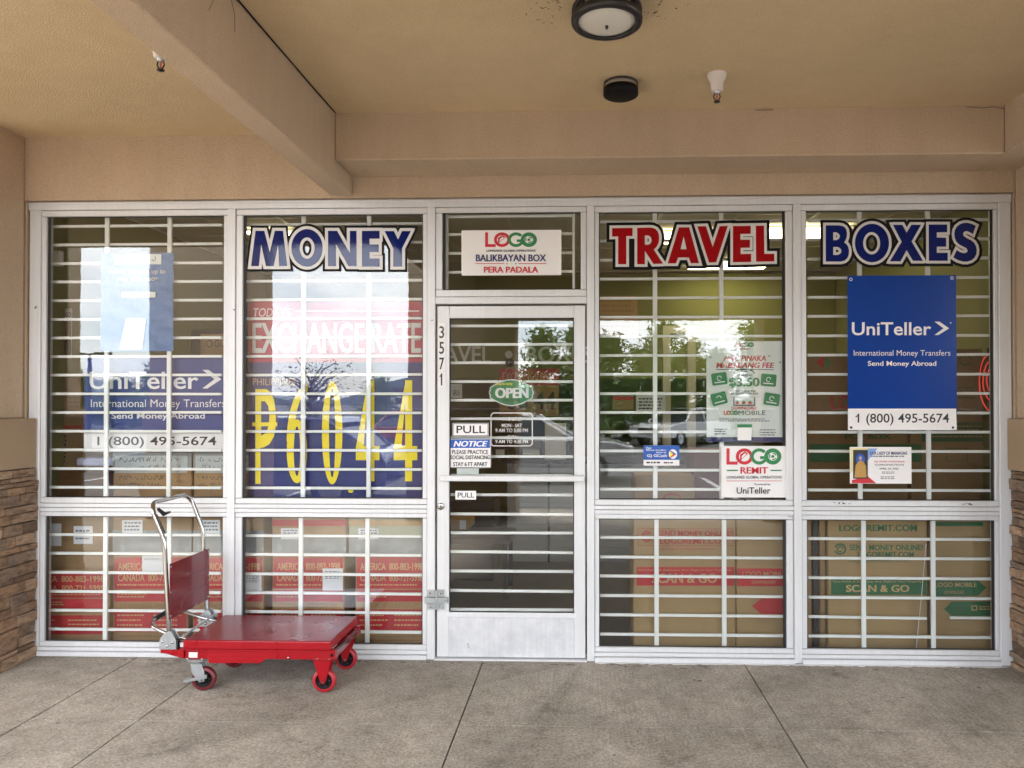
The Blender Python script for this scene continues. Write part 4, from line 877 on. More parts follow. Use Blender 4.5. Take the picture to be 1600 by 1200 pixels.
def ub2(f, x0, y0, x1, y1):
    f.frame(1478, 700, 1512, 722, 1, M_CARDG); f.ring(1508, 562, 9, 9, 1.6, M_CARDG, 0, 330); f.rect(1440, 660, 1560, 690, M_CARDG); f.lines(1450, 665, 1550, 686, 4, M_CARD, 33); f.lines(1480, 605, 1528, 625, 4, M_CARDG, 34); f.text("POP BOX", 1490, 740, 1512, 746, M_CARDD, .02)
carton("tall brown carton with green text stacked beside the right window edge", 1424, 545, 1580, 800, Y2, .5, M_CARDD, ub2)
carton("plain brown carton on the counter side behind the transfer sticker", 992, 742, 1085, 830, .8, .4, M_CARD, lambda f, x0, y0, x1, y1: f.ring(1050, 778, 14, 7, 2, M_REDP))
carton("dark red carton standing behind the square white sign in the TRAVEL window", 1083, 705, 1210, 830, .85, .4, mat("maroon_board", (.13, .03, .025), .7), None)
carton("stack high brown carton with barcode strips in the leftmost window", 90, 590, 130, 731, .5, .3, M_CARD, lambda f, x0, y0, x1, y1: (f.lines(94, 680, 104, 725, 7, M_DARKTXT, 8, .6), f.rect(92, 665, 128, 669, M_REDP), f.lines(108, 620, 126, 655, 5, M_CARDD, 5)))
carton("low orange brown carton under the barcode carton in the leftmost window", 40, 733, 168, 800, .45, .35, mat("orange_board", (.22, .1, .03), .7), None)
mb = MB(); a = W(118, 728, .3); b = W(250, 716, .3); mb.box(a.x, b.x, .3, .42, a.z, b.z, mat("lilac_wrap", (.5, .52, .72), .4)); single("wrapped_parcel", mb, "flat lilac wrapped parcel lying on the cartons in the leftmost window", "parcel", ((a.x + b.x) / 2, .36, a.z), bevel=.01)
t = panel_sign("green_standee", "tan and dark poster on the olive wall at the left edge of the leftmost window", "poster", 90, 482, 112, 560, .5, M_PAPER, .004, board='sheet'); f = Flat(.5); f.text("LOGO", 94, 488, 111, 495, M_DARKTXT, .01); f.rect(91, 500, 111, 528, M_CARDD); f.rect(91, 530, 111, 559, M_DARK); f.part(t, 'print')
t = panel_sign("tan_plaque", "small tan plaque beside the mullion in the leftmost window", "sign", 313, 522, 372, 556, .3, M_CARD, .02); f = Flat(.3); f.ring(327, 537, 5, 6, 1.6, M_DARKTXT); f.text("GCash", 335, 531, 366, 542, M_DARKTXT, .0); f.part(t)
mb = MB(); a = W(297, 600, .45); b = W(360, 515, .45); mb.box(a.x, b.x, .45, .8, a.z, b.z, M_DARK); single("display_case", mb, "dark display case behind the tan plaque in the leftmost window", "case", ((a.x + b.x) / 2, .6, a.z), bevel=.006)
mb = MB(); a = W(80, 415, .2); b = W(93, 391, .2); mb.box(a.x, b.x, .2, .24, a.z, b.z, M_PAPER); single("wall_box", mb, "small white alarm box high at the left edge of the leftmost window", "box", ((a.x + b.x) / 2, .2, a.z), bevel=.004)

# ceiling lamps (lit)
def lamp(x0, x1, y0, y1, lab):
    t = Thing("ceiling_lamp", lab, "lamp", ((x0 + x1) / 2, (y0 + y1) / 2, 3.0), "lit ceiling lamps inside the store"); mb = MB(); mb.box(x0 - .03, x1 + .03, y0 - .03, y1 + .03, 3.0, 3.021, M_WHITE); t.part("housing", mb)
    mb = MB(); mb.box(x0, x1, y0, y1, 2.985, 2.999, M_LAMP); t.part("diffuser", mb)
p, q = G(1195, 354, 2.99), G(1290, 372, 2.99); lamp(p.x, q.x + .1, q.y, p.y + .1, "lit yellow ceiling lamp seen between TRAVEL and BOXES")
p, q = G(1085, 408, 2.99), G(1192, 420, 2.99); lamp(p.x, q.x, q.y, p.y + .1, "lit yellow ceiling lamp seen under the last letters of TRAVEL")
p, q = G(376, 359, 2.99), G(470, 374, 2.99); lamp(p.x, q.x, q.y, p.y + .1, "lit yellow ceiling lamp seen behind the letter M of MONEY")
for a, b, lab in ((990, 1110, "added ceiling lamp brightening the store, unseen behind the middle letters of TRAVEL"),):
    p, q = G(a, 366, 2.99), G(b, 380, 2.99); lamp(p.x, q.x, q.y, p.y, lab)  # added lamp out of sight, lifts the interior light

# counter, printers, desk, wall texts
t = Thing("service_counter", "grey slatted service counter seen through the glass door", "counter", (.2, 2.8, 0)); mb = MB(); ct = 1.0
mb.box(-.75, 1.35, 2.66, 3.2, 0.004, ct - .03, M_GREY)
for k in range(17): mb.box(-.75, 1.35, 2.648, 2.6595, .05 + k * .055, .05 + k * .055 + .042, M_GREY)
t.part("front_panel", mb); mb = MB(); mb.box(-.8, 1.4, 2.6, 3.25, ct - .029, ct, M_DARK); t.part("worktop", mb, bevel=.004)
mb = MB(); mb.box(-.02, .0, 2.64, 2.6475, .0, ct - .03, M_DARK); mb.box(-.35, -.33, 2.64, 2.6475, .0, ct - .03, M_DARK); t.part("panel_joint", mb)
def ptr(px0, px1, py, lab, nme="receipt_printer"):
    a, b = W(px0, py, 2.7), W(px1, py, 2.7); t = Thing(nme, lab, "printer", ((a.x + b.x) / 2, 2.8, ct)); mb = MB(); mb.box(a.x, b.x, 2.7, 2.95, ct + .001, ct + .2, M_DARK); t.part("body", mb, bevel=.015)
    mb = MB(); mb.box(a.x + .03, b.x - .03, 2.692, 2.6995, ct + .05, ct + .1, M_GREYTXT); t.part("paper_slot", mb)
ptr(770, 793, 730, "small black receipt printer, left one on the grey counter"); ptr(812, 848, 730, "larger black receipt printer, middle of the grey counter")
mb = MB(); a, b = W(851, 730, 2.7), W(884, 712, 2.7); mb.box(a.x, b.x, 2.72, 2.75, ct + .001, ct + .36, M_PAPER); single("white_board", mb, "white panel standing on the right of the grey counter", "panel", (a.x, 2.73, ct), bevel=.003)
t = Thing("low_table", "low black table behind the lower left of the door glass", "table", (-.95, 1.4, 0)); mb = MB(); a, b = W(660, 830, 1.3), W(797, 830, 1.3); mb.box(a.x, b.x, 1.3, 1.8, .44, .49, M_DARK); t.part("tabletop", mb, bevel=.005)
for x in (a.x + .03, b.x - .06):
    for y in (1.33, 1.74): mb = MB(); mb.box(x, x + .035, y, y + .035, .004, .4395, M_DARK); t.part("leg", mb)
carton("small open brown carton on the low black table", 700, 812, 733, 828, 1.35, .3, M_CARD, lambda f, x0, y0, x1, y1: f.rect(718, 813, 728, 827, M_LABEL))
mb = MB(); a, b = W(703, 800, 1.9), W(771, 760, 1.9); mb.box(a.x, b.x, 1.9, 2.4, .004, a.z + .1, M_DARK); single("dark_cabinet", mb, "dark cabinet behind the low black table", "cabinet", ((a.x + b.x) / 2, 2.1, 0), bevel=.01)
t = Thing("wall_lettering", "white outlined TRAVEL BOXES lettering on the olive wall seen through the door", "lettering", W(800, 570, 3.6)); mb = MB(); a, b = W(640, 585, 3.62), W(960, 470, 3.62); mb.box(-3.59, 2.79, 3.62, 3.7, a.z - .05, 3.0, M_OLIVE); t.part("board", mb)
f = Flat(3.62); f.text("TRAVEL", 655, 541, 768, 567, M_WHITE, .02); f.ell(795, 554, 6, 6, M_WHITE, 16); f.text("BOXES", 822, 541, 925, 567, M_WHITE, .02); f.part(t)
t = panel_sign("small_rate_sign", "small red and tan exchange rate board hanging behind the OPEN sign", "sign", 780, 576, 873, 650, 2.9, M_CARD, .02); f = Flat(2.9); f.rect(780, 576, 873, 602, M_SRED); f.text("EXCHANGE RATE", 785, 582, 868, 594, M_TAN, .01); f.text("60 44", 792, 612, 868, 640, M_DARKTXT, .02); f.part(t)
for k, (x0, y0, x1, y1, Y, lab) in enumerate(((936, 462, 996, 527, 3.0, "tan notice sheet of printed lines high on the wall in the TRAVEL window"), (994, 612, 1040, 645, 2.0, "wall calendar with month grid left of the fee poster"), (957, 618, 990, 640, 2.0, "small tan notice with red heading beside the wall calendar"), (704, 600, 722, 622, 3.3, "small dark framed notice at the left of the door glass"))):
    t = panel_sign("wall_notice", lab, "notice", x0, y0, x1, y1, Y, M_CARD if k in (0, 2) else M_LABEL, .006, board='sheet'); f = Flat(Y)
    if k == 2: f.rect(x0, y0 + 2, x1, y0 + 7, M_REDP)
    f.lines(x0 + 4, y0 + (10 if k else 6), x1 - 3, y1 - 3, 7 if k == 0 else 4, M_CARDD if k in (0, 2) else M_DARKTXT, 50 + k); f.part(t, 'print')
t = Thing("inner_doorway", "pale interior door frame left of the fee poster", "door frame", (W(1080, 700, 2.2).x, 2.25, 0)); mb = MB()
for px in (1036, 1075): x = W(px, 600, 2.2).x; mb.box(x, x + .07, 2.2, 2.3, .004, 2.2, mat("cream_paint", (.5, .47, .36), .6)); 
mb.box(W(1036, 600, 2.2).x, W(1075, 600, 2.2).x + .07, 2.2, 2.3, 2.2005, 2.27, MATS["cream_paint"]); t.part("jamb", mb)
# neon spiral at the right edge
t = Thing("neon_sign", "red neon spiral sign at the right edge of the BOXES window", "neon sign", W(1553, 625, .3)); mb = MB(); c = W(1553, 592, .3)
for k, (r, zz) in enumerate(((.03, 1.3), (.055, 1.5), (.08, 1.65), (.105, 1.8))):
    mb.tube([(c.x + r * .75 * math.cos(a), .3 + .008 * k, c.z + r * zz * math.sin(a) - k * .006) for a in [math.radians(60 + 10 * j) for j in range(26)]], .0035, M_NEON, 6)
t.part("tube", mb); mb = MB(); mb.box(c.x - .02, c.x + .16, .335, .345, c.z - .2, c.z + .2, M_DARK); t.part("backing", mb)
mb = MB(); mb.tube([W(1447, 850, .11), W(1440, 930, .112), W(1431, 1017, .115)], .0025, M_WHITE, 6); single("blind_cord", mb, "thin white cord hanging in front of the green printed carton", "cord", W(1431, 1017, .115))

# ================================================================== CEILING FIXTURES
t = Thing("ceiling_light", "round dark bronze flush light with frosted lens under the canopy", "light", (.096, -1.43, CE))
c = (.096, -1.43, CE)
mb = MB(); mb.lathe(c, [(.128, -.001), (.128, -.025), (.12, -.028)], M_BRONZE, 48); mb.lathe(c, [(0, -.012), (.128, -.012)], M_BRONZE, 48); t.part("base", mb)
mb = MB(); mb.lathe(c, [(.12, -.014), (.122, -.06), (.12, -.088), (.09, -.1), (.05, -.106), (0, -.108)], M_FROST, 48); t.part("lens", mb)
mb = MB()
mb.lathe(c, [(.122, -.036), (.142, -.036), (.144, -.05), (.125, -.05)], M_BRONZE, 48)
mb.lathe(c, [(.121, -.07), (.143, -.07), (.146, -.08), (.144, -.096), (.122, -.102), (.118, -.094)], M_BRONZE, 48)
for k in range(4): a = math.pi / 4 + k * math.pi / 2; mb.box(c[0] + .136 * math.cos(a) - .007, c[0] + .136 * math.cos(a) + .007, c[1] + .136 * math.sin(a) - .007, c[1] + .136 * math.sin(a) + .007, CE - .085, CE - .022, M_BRONZE)
t.part("ring", mb); mb = MB(); mb.lathe(c, [(.005, -.104), (.007, -.11), (.005, -.12), (0, -.122)], M_BRONZE, 14); t.part("finial", mb)
t = Thing("ceiling_speaker", "small round black speaker can on the canopy ceiling", "speaker", (.193, -.666, CE)); c = (.193, -.666, CE)
mb = MB(); mb.lathe(c, [(.088, -.001), (.09, -.012), (.085, -.013)], M_BRONZE, 36); mb.lathe(c, [(.084, -.012), (.084, -.03)], mat("speaker_gap", (.3, .25, .2), .6), 36); t.part("mount", mb)
mb = MB(); mb.lathe(c, [(.084, -.028), (.09, -.03), (.09, -.062), (.075, -.07), (0, -.072)], M_BLACK, 36); t.part("cover", mb)
def sprinkler(x, y, lab):
    t = Thing("sprinkler_head", lab, "sprinkler", (x, y, CE), "fire sprinklers under the canopy"); c = (x, y, CE); mb = MB()
    mb.lathe(c, [(.05, -.001), (.046, -.02), (.034, -.04), (.03, -.082), (.022, -.088), (0, -.088)], mat("sprinkler_white", (.62, .56, .52), .5), 24); t.part("cup", mb)
    mb = MB(); mb.lathe(c, [(.016, -.086), (.014, -.1), (0, -.1)], M_ZINC, 14)
    for s in (-1, 1): mb.tube([(x + s * .012, y, CE - .098), (x + s * .017, y, CE - .115), (x + s * .004, y, CE - .138)], .0032, M_BRONZE, 6)
    mb.tube([(x, y, CE - .1), (x, y, CE - .136)], .003, M_REDP, 6); mb.lathe(c, [(0, -.138), (.017, -.138), (.015, -.142), (0, -.144)], M_BRONZE, 14); t.part("nozzle", mb)
sprinkler(.67, -.752, "white fire sprinkler right of the round speaker on the ceiling"); sprinkler(-1.915, -1.17, "fire sprinkler beside the dropped beam on the ceiling")
mb = MB()
for k in range(90):
    a = random.uniform(0, 6.28); r = .15 + abs(random.gauss(0, .07)); x, y = .096 + r * math.cos(a) * 1.2, -1.43 + r * math.sin(a); l = random.uniform(.004, .018); b = random.uniform(0, 6.28)
    mb.tube([(x, y, CE - .002), (x + l * math.cos(b), y + l * math.sin(b), CE - .003)], random.uniform(.0007, .0016), M_BRONZE, 4)
o = mb.build("insect_specks"); o['kind'] = 'stuff'; o['label'] = "dark insect specks and cobweb bits around the round ceiling light"; o['category'] = "dirt"

# ================================================================== PLATFORM CART
t = Thing("platform_cart", "red hydraulic platform cart with chrome push handle on the sidewalk", "cart", (-1.77, -.28, 0))
PX0, PX1, PY0, PY1 = -2.178, -1.366, -.51, -.055
mb = MB(); mb.box(PX0, PX1, PY0, PY1, .2335, .278, M_CRED); t.part("platform_rim", mb, bevel=.004, seg=2)
mb = MB(); mb.box(PX0 + .004, PX1 - .004, PY0 + .004, PY1 - .004, .2782, .2815, M_CTOP); t.part("platform", mb, bevel=.0015)
mb = MB()
for ya, yb in ((PY0 + .004, PY0 + .045), (PY1 - .045, PY1 - .004)):
    mb.box(-2.04, -1.344, ya, yb, .18, .228, M_CRED); mb.box(-2.04, -1.344, ya - .006, ya - .0005, .222, .232, M_CRED); mb.box(-2.176, -2.041, ya + .014, yb, .172, .23, M_CRED); mb.box(-2.176, -2.041, ya, ya + .0135, .222, .231, M_CRED)
mb.box(-1.372, -1.346, PY0 + .046, PY1 - .046, .182, .226, M_CMAR); mb.box(-2.17, -2.14, PY0 + .046, PY1 - .046, .182, .226, M_CMAR)
t.part("chassis", mb, bevel=.0025)
mb = MB(); mb.prism([(-2.045, .183), (-1.72, .183), (-1.755, .158), (-2.035, .155)], PY0 + .002, PY0 + .12, M_CRED); mb.box(-1.95, -1.86, -.36, -.28, .13, .157, M_DARK); t.part("pump_tray", mb, bevel=.002)
mb = MB()
for s in (-1, 1):
    for y in (PY0 + .06, PY1 - .072):
        mb.hexa([(-1.45, y, .19), (-1.42, y, .19), (-1.42, y + .01, .19), (-1.45, y + .01, .19), (-2.1, y, .222), (-2.07, y, .222), (-2.07, y + .01, .222), (-2.1, y + .01, .222)], M_CMAR)
t.part("scissor_arm", mb)
mb = MB(); mb.box(PX1 - .006, PX1 + .012, -.33, -.18, .2, .222, M_DARK); mb.tube([(PX1 + .016, PY0 + .02, .225), (PX1 + .02, PY1 - .05, .212)], .006, M_DARK, 8); t.part("safety_bar", mb)
mb = MB()
for hx in (-1.362,): mb.lathe((hx, PY0 + .0035, .205), [(.0, -.0005), (.009, -.0005), (.009, .003)], M_BLACK, 14, 'Y')
t.part("pivot_hole", mb)
mb = MB()
for hx, hz in ((-2.155, .177), (-2.075, .177), (-1.44, .184), (-1.375, .184), (-1.6, .19)): mb.lathe((hx, PY0 + .004, hz), [(.006, .0), (.005, -.004), (0, -.005)], M_CHROME, 8, 'Y')
t.part("bolt", mb)
def zx(px, py, Y): p = W(px, py, Y); return (p.x, p.z)
for Yb in (PY0 + .012, PY1 - .05):
    d = 0 if Yb < -.3 else 0; mb = MB()
    base = [(150, 600), (150, 500), (172, 448), (212, 402), (258, 375), (300, 375), (356, 490), (356, 600)]
    pts = [zx(230 + a / 8, 940 + b / 8, PY0 + .012) for a, b in base]
    mb.prism(pts, Yb, Yb + .005, M_ZINC); mb.prism(pts, Yb + .036, Yb + .041, M_ZINC)
    cx = pts[0][0]; x_ = [p[0] for p in pts]; z_ = [p[1] for p in pts]
    mb.box(max(x_) - .012, max(x_) + .004, Yb + .005, Yb + .0355, min(z_), max(z_) - .05, M_BLACK)
    for bxx, bz in ((.02, .045), (.075, .04), (.045, .02)): mb.lathe((min(x_) + bxx, Yb, min(z_) + bz), [(.008, 0), (.007, -.005), (0, -.006)], M_CHROME, 10, 'Y')
    t.part("hinge_bracket", mb, bevel=.001)
    mb = MB(); p = zx(249, 1016, PY0); q = zx(279, 1029, PY0); mb.prism([(p[0], p[1] - .001), (PX0 - .001, p[1] - .001), (PX0 - .001, q[1] - .004), (p[0] + .03, p[1] - .022), (p[0], p[1] - .018)], Yb - .004, Yb + .046, M_CRED); t.part("bracket_arm", mb, bevel=.002)
hy0, hy1 = PY0 + .032, PY1 - .03
hb, hm, ht = -2.272, -2.303, -2.388
mb = MB(); path = fillet([(hb, hy0, .265), (hm, hy0, .815), (ht + .02, hy0, .975), (ht, hy0 + .035, 1.018), (ht, hy1 - .035, 1.018), (ht + .02, hy1, .975), (hm, hy1, .815), (hb, hy1, .265)], .05, 7)
mb.tube(path, .0118, M_CHROME, 14); hd = t.part("handle", mb)
mb = MB(); mb.tube([(ht + .03, hy0 + .03, .985), (ht + .045, hy0 + .06, .95), (ht + .02, hy0 + .16, .945)], [.008, .012, .006], M_RUB, 10); mb.tube([(ht + .032, hy0 + .012, .955), (hm - .005, hy0 + .012, .85)], .006, M_RUB, 8); t.part("release_lever", mb, hd)
mb = MB(); px_ = hb + .003; mb.box(px_, px_ + .003, hy0 - .008, hy1 + .008, .383, .688, M_CMAR)
for zz in (.475, .575): mb.box(px_ + .0031, px_ + .005, hy0 + .01, hy1 - .01, zz - .006, zz + .006, M_CMAR)
for zz in (.4, .53, .67):
    for yy in (hy0, hy1): mb.lathe((px_ + .003, yy, zz), [(.006, 0), (.005, .003), (0, .004)], M_CHROME, 8, 'X')
t.part("back_panel", mb, bevel=.0008)
mb = MB(); mb.tube(fillet([(-2.16, -.455, .262), (-2.28, -.45, .285), (-2.40, -.43, .325), (-2.43, -.36, .345), (-2.43, -.2, .352), (-2.40, -.15, .335), (-2.28, -.13, .285), (-2.19, -.125, .265)], .04, 6), .0095, M_CHROME, 12); fp = t.part("foot_pedal", mb)
mb = MB(); mb.tube([(-2.43, -.355, .345), (-2.43, -.2, .352)], .0145, M_RUB, 12); t.part("grip", mb, fp)
mb = MB(); mb.tube([(-2.195, hy0, .292), (-2.215, hy1, .3)], .006, M_ZINC, 8); t.part("tie_rod", mb)
mb = MB(); a, b = zx(292.5, 1029, PY0), zx(306, 1021, PY0); mb.box(a[0], b[0], PY0 + .0155, PY0 + .0178, a[1], b[1], M_LABEL); lb = t.part("sticker", mb)
def wheel(x, y, rr, wd, tm, parent, ang=0):
    cs, sn = math.cos(ang), math.sin(ang)
    def rot(mb):
        for i, p in enumerate(mb.v):
            d = p - Vector((x, y, rr)); mb.v[i] = Vector((x + d.x * cs - d.y * sn, y + d.x * sn + d.y * cs, p.z))
    mb = MB(); h = wd / 2; mb.lathe((x, y, rr), [(rr * .72, -h), (rr * .93, -h), (rr, -h * .6), (rr, h * .6), (rr * .93, h), (rr * .72, h), (rr * .72, -h)], tm, 40, 'Y'); rot(mb); ty = t.part("wheel", mb, parent)
    mb = MB(); mb.lathe((x, y, rr), [(rr * .72, -h * .8), (rr * .6, -h * .4), (rr * .3, -h * .4), (rr * .22, -h * 1.1), (0, -h * 1.1)], M_BLACK, 32, 'Y'); mb.lathe((x, y, rr), [(rr * .72, h * .8), (rr * .6, h * .4), (rr * .3, h * .4), (rr * .22, h * 1.1), (0, h * 1.1)], M_BLACK, 32, 'Y')
    for k in range(5):
        a = k * 2 * math.pi / 5; mb.box(x + rr * .46 * math.cos(a) - .004, x + rr * .46 * math.cos(a) + .004, y - h * .7, y + h * .7, rr + rr * .46 * math.sin(a) - .004, rr + rr * .46 * math.sin(a) + .004, M_RUB)
    rot(mb); t.part("hub", mb, parent); return ty
RW = .0635
for (x, y) in ((-1.408, PY0 + .025), (-1.4, PY1 - .1)):
    mb = MB(); 
    for s in (-1, 1):
        yy = y + s * .024; mb.prism([(x - .055, .18), (x + .045, .18), (x + .012, .055), (x, .048), (x - .014, .058)], yy - .002, yy + .002, M_CRED)
    mb.box(x - .06, x + .05, y - .032, y + .032, .1805, .186, M_CRED); cs_ = t.part("caster", mb, bevel=.001, label="fixed red caster with bright red tyre")
    mb2 = MB(); mb2.tube([(x, y - .031, RW), (x, y + .031, RW)], .006, M_CHROME, 10); t.part("axle", mb2, cs_); wheel(x, y, RW, .034, M_TYRE, cs_)
for (x, y, vis) in ((-2.075, PY0 + .03, 1), (-2.075, PY1 - .09, 0)):
    an = .22 if vis else -.2; sx = x - .035
    mb = MB(); mb.box(sx - .045, sx + .045, y - .035, y + .035, .166, .1715, M_ZINC); mb.lathe((sx, y, .15), [(.03, .016), (.03, 0), (.02, -.006)], M_ZINC, 20)
    for s in (-1, 1):
        yy = y + s * .023; mb.prism([(sx - .03, .15), (sx + .03, .15), (x + .012, .1), (x + .012, .055), (x - .016, .05), (sx - .022, .1)], yy - .002, yy + .002, M_ZINC)
    cs_ = t.part("caster", mb, bevel=.001, label="zinc swivel caster with brake tab and dark red tyre")
    mb = MB(); mb.tube([(x, y - .03, RW), (x, y + .03, RW)], .006, M_CHROME, 10); t.part("axle", mb, cs_)
    wheel(x, y, RW, .034, M_TYRED, cs_, .12)
    mb = MB(); mb.hexa([(x - .085, y - .034, .052), (x + .03, y - .034, .075), (x + .03, y - .028, .075), (x - .085, y - .028, .052), (x - .085, y - .034, .066), (x + .03, y - .034, .096), (x + .03, y - .028, .096), (x - .085, y - .028, .066)], M_ZINC); mb.box(x - .1, x - .07, y - .035, y + .02, .052, .062, M_ZINC); t.part("brake_tab", mb, cs_, bevel=.001)

# ================================================================== THE WORLD ACROSS THE LOT (seen reflected in the glass)
def leafmat(name, col): return mat(name, col, .6, .45, 1.2)
def tree(label, x, y, h, rad, kind, m, n=3200, seed=1):
    rnd = random.Random(seed); t = Thing("conifer_tree" if kind == 'c' else "young_tree", label, "tree", (x, y, -.15), "trees across the parking lot"); mb = MB()
    tr = [(x + rnd.uniform(-.06, .06) * k, y, -.15 + h * k / 6 * (.95 if kind == 'c' else .8)) for k in range(7)]; mb.tube(tr, [.16 * h / 6 * (1 - k / 7.5) + .015 for k in range(7)], M_BARK, 8)
    tips = []
    for k in range(34 if kind == 'c' else 22):
        u = .12 + .85 * k / 34 if kind == 'c' else rnd.uniform(.4, .85); z = h * u; a = rnd.uniform(0, 6.28); l = rad * ((1 - u) * .95 + .06) * rnd.uniform(.6, 1.1) if kind == 'c' else rad * rnd.uniform(.6, 1.1)
        p = Vector((x, y, z - .15)); e = p + Vector((l * math.cos(a), l * math.sin(a), l * (-.12 if kind == 'c' else .75))); mb.tube([p, (p + e) / 2 + Vector((0, 0, .08)), e], [.035, .02, .008], M_BARK, 5); tips.append((p, e))
    t.part("trunk", mb); mb = MB()
    for k in range(n):
        p, e = rnd.choice(tips); s = rnd.uniform(.25, 1.05); q = p.lerp(e, s) + Vector((rnd.gauss(0, .24), rnd.gauss(0, .24), rnd.gauss(0, .16))); d = Vector((rnd.gauss(0, 1), rnd.gauss(0, 1), rnd.gauss(0, .7))).normalized(); b = d.orthogonal().normalized(); L_ = rnd.uniform(.14, .34) if kind == 'c' else rnd.uniform(.06, .12)
        mb.add([q - b * L_ * .3, q + d * L_ * .5, q + b * L_ * .3 + d * L_ * .2, q + d * L_ * 1.2], [(0, 1, 3), (1, 2, 3)], m)
    t.part("crown", mb, fixn=False)
ML1, ML2, ML3 = leafmat("dark_needles", (.13, .2, .05)), leafmat("mid_needles", (.17, .25, .07)), leafmat("young_leaves", (.1, .07, .035))
for k, (px, py, d, r) in enumerate(((845, 512, 26, 2.2), (905, 505, 27, 2.4), (950, 520, 24, 2.2), (1000, 540, 30, 2.5), (1037, 500, 25, 2.0), (1075, 530, 28, 2.3), (1115, 545, 31, 2.4), (1180, 500, 26, 2.2), (250, 560, 34, 2.6), (190, 590, 36, 2.4), (120, 585, 33, 2.4), (590, 590, 40, 2.5))):
    p = W(px, py, d); tree(("tall dark conifer", "ragged green conifer", "broad green conifer")[k % 3] + ", %s, across the lot, reflected in the %s" % (("thin topped", "leaning", "full crowned", "sparse")[k % 4], ("door glass edge", "door glass", "TRAVEL window left edge", "TRAVEL window middle", "TRAVEL window beside the post", "TRAVEL window beside the poster", "fee poster", "TRAVEL window right edge", "leftmost window right part", "leftmost window middle", "leftmost window left part", "MONEY window right part")[k]), p.x, -d, p.z + .15, r * .9, 'c', (ML1, ML2)[k % 2], 3300, k + 3)
p = W(485, 562, 12.5); tree("young sparse tree with reddish leaves, reflected in the MONEY window", p.x, -12.5, p.z + .15, .75, 'y', ML3, 900, 50)
p = W(139, 552, 22); t = Thing("parking_lamp", "grey double armed parking lot lamp, reflected in the leftmost window", "street lamp", (p.x, -22, -.15)); mb = MB(); mb.tube([(p.x, -22, -.15), (p.x, -22, p.z)], [.09, .06], M_DARK, 10); t.part("pole", mb)
for s in (-1, 1): mb = MB(); mb.tube([(p.x, -22, p.z - .02), (p.x + s * .4, -22, p.z)], .03, M_DARK, 8); mb.box(p.x + s * .3 if s > 0 else p.x - .75, p.x + .75 if s > 0 else p.x - .3, -22.18, -21.82, p.z - .05, p.z + .04, M_DARK); t.part("lamp_arm", mb)

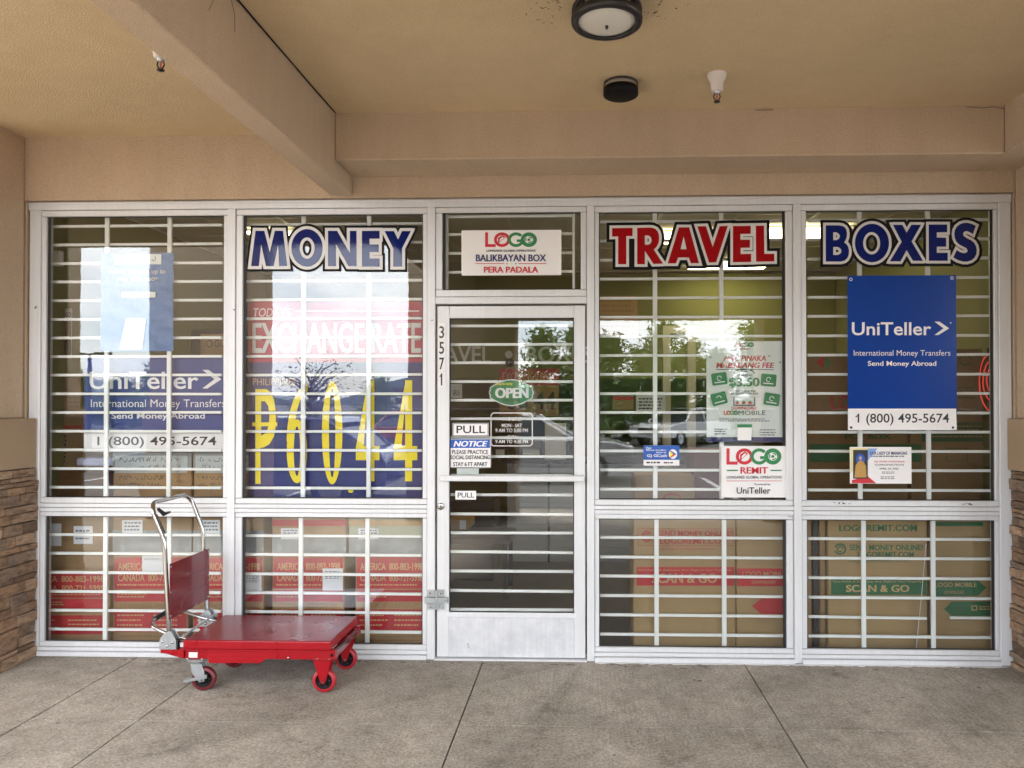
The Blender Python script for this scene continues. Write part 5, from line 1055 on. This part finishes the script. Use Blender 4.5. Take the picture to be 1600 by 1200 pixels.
def car(label, x, y, rz, body, suv=False, scale=1.0):
    t = Thing("parked_car", label, "car", (x, y, -.15), "cars parked in the lot"); cs, sn = math.cos(rz), math.sin(rz)
    def place(mb):
        for i, p in enumerate(mb.v): mb.v[i] = Vector((x + (p.x * cs - p.y * sn) * scale, y + (p.x * sn + p.y * cs) * scale, -.15 + p.z * scale))
        return mb
    hw = .9; top = 1.75 if suv else 1.45; bel = 1.05 if suv else .93
    lower = [(-2.3, .35), (2.25, .35), (2.32, .55), (2.25, .78), (1.9, .88 if not suv else .98), (1.1, bel), (-1.7, bel + .03), (-2.2, bel - .02), (-2.32, .7)]
    mb = MB(); mb.prism(lower, -hw, hw, body); t.part("body", place(mb), bevel=.06, seg=3)
    cab = [(1.05, bel - .02), (.25, top - .05), (-.1, top), (-1.3 if not suv else -1.9, top - .02), (-1.95 if not suv else -2.15, bel)]
    def cabin(inset, m, grow):
        mb = MB(); n = len(cab); vs = []
        for sd in (-1, 1):
            for a, b in cab:
                k = (b - bel) / (top - bel); vs.append((a * grow, sd * (hw - .04 - .2 * max(k, 0)) * inset, b))
        mb.add(vs, [tuple(range(n)), tuple(range(2 * n - 1, n - 1, -1))] + [(i, (i + 1) % n, (i + 1) % n + n, i + n) for i in range(n)], m); return mb
    cb = t.part("cabin", place(cabin(.985, mat("car_glass", (.02, .025, .03), .08, spec=.8), 1)), bevel=.03)
    mb = MB(); r0, r1 = cab[1], cab[3]; mb.prism([(r0[0] + .05, top - .08), (-.1, top + .012), (r1[0] - .08, top - .006), (r1[0] - .2, top - .09)], -hw + .22, hw - .22, body); t.part("roof", place(mb), bevel=.02)
    mb = MB()
    for sd in (-1, 1):
        for (ax, az, bx_, bz) in ((1.05, bel, .25, top - .05), (r1[0], top - .03, cab[4][0], bel), (-.4, bel, -.45, top - .02)): mb.tube([(ax, sd * (hw - .05), az), (bx_, sd * (hw - .245), bz)], .035, body, 6)
    t.part("pillar", place(mb))
    for px in (1.45, -1.4):
        for sd in (-1, 1):
            mb = MB(); mb.lathe((px, sd * (hw - .1), .33), [(.2, -.11), (.31, -.11), (.33, -.08), (.33, .08), (.31, .11), (.2, .11)], M_RUB, 24, 'Y'); wl = t.part("wheel", place(mb))
            mb = MB(); mb.lathe((px, sd * (hw - .1), .33), [(.2, -.1 * 1), (.12, -.06), (0, -.07)], M_ZINC, 20, 'Y'); mb.lathe((px, sd * (hw - .1), .33), [(.2, .1), (.12, .06), (0, .07)], M_ZINC, 20, 'Y'); t.part("rim", place(mb), wl)
    for sd in (-1, 1): mb = MB(); mb.box(2.2, 2.3, sd * .62 - .17, sd * .62 + .17, .62, .78, M_FROST); t.part("headlight", place(mb), bevel=.02)
    mb = MB(); mb.box(2.26, 2.34, -.45, .45, .48, .72, M_DARK); t.part("grille", place(mb), bevel=.01)
car("dark blue sedan parked side on, reflected in the two left windows", -5.5, -7.9, math.pi, mat("blue_paint", (.02, .035, .14), .2, .05, coat=1))
car("silver sedan parked side on, reflected at the left of the TRAVEL window", -1.25, -11.3, 0, mat("silver_paint", (.6, .61, .62), .25, .05, coat=1, metal=.2))
car("white sedan facing the store, reflected beside the transfer sticker", 3.9, -24, math.pi / 2 + .7, mat("white_paint", (.72, .72, .72), .25, .04, coat=1))
car("grey blue sedan parked far back, reflected between silver and white sedans", 1.2, -28, math.pi / 2, mat("grey_blue_paint", (.1, .14, .2), .25, .04, coat=1))
car("red sedan parked far back, reflected in the MONEY window", -4.4, -17.5, 0, mat("red_paint", (.3, .02, .02), .25, .04, coat=1))
t = Thing("far_house", "low pale house far across the lot, reflected in the MONEY window", "house", (-34, -140, -.15)); mb = MB(); mb.box(-40, -28, -146, -140, -.15, 2.9, M_PAPER); t.part("wall", mb); mb = MB(); mb.prism([(-40.6, 2.9), (-27.4, 2.9), (-29.5, 4.4), (-38.5, 4.4)], -146.5, -139.5, M_BARK); t.part("roof", mb)
for k in range(4): mb = MB(); mb.box(-38.6 + k * 2.9, -37.3 + k * 2.9, -139.99, -139.9, 1, 2.2, M_DARK); t.part("window", mb)
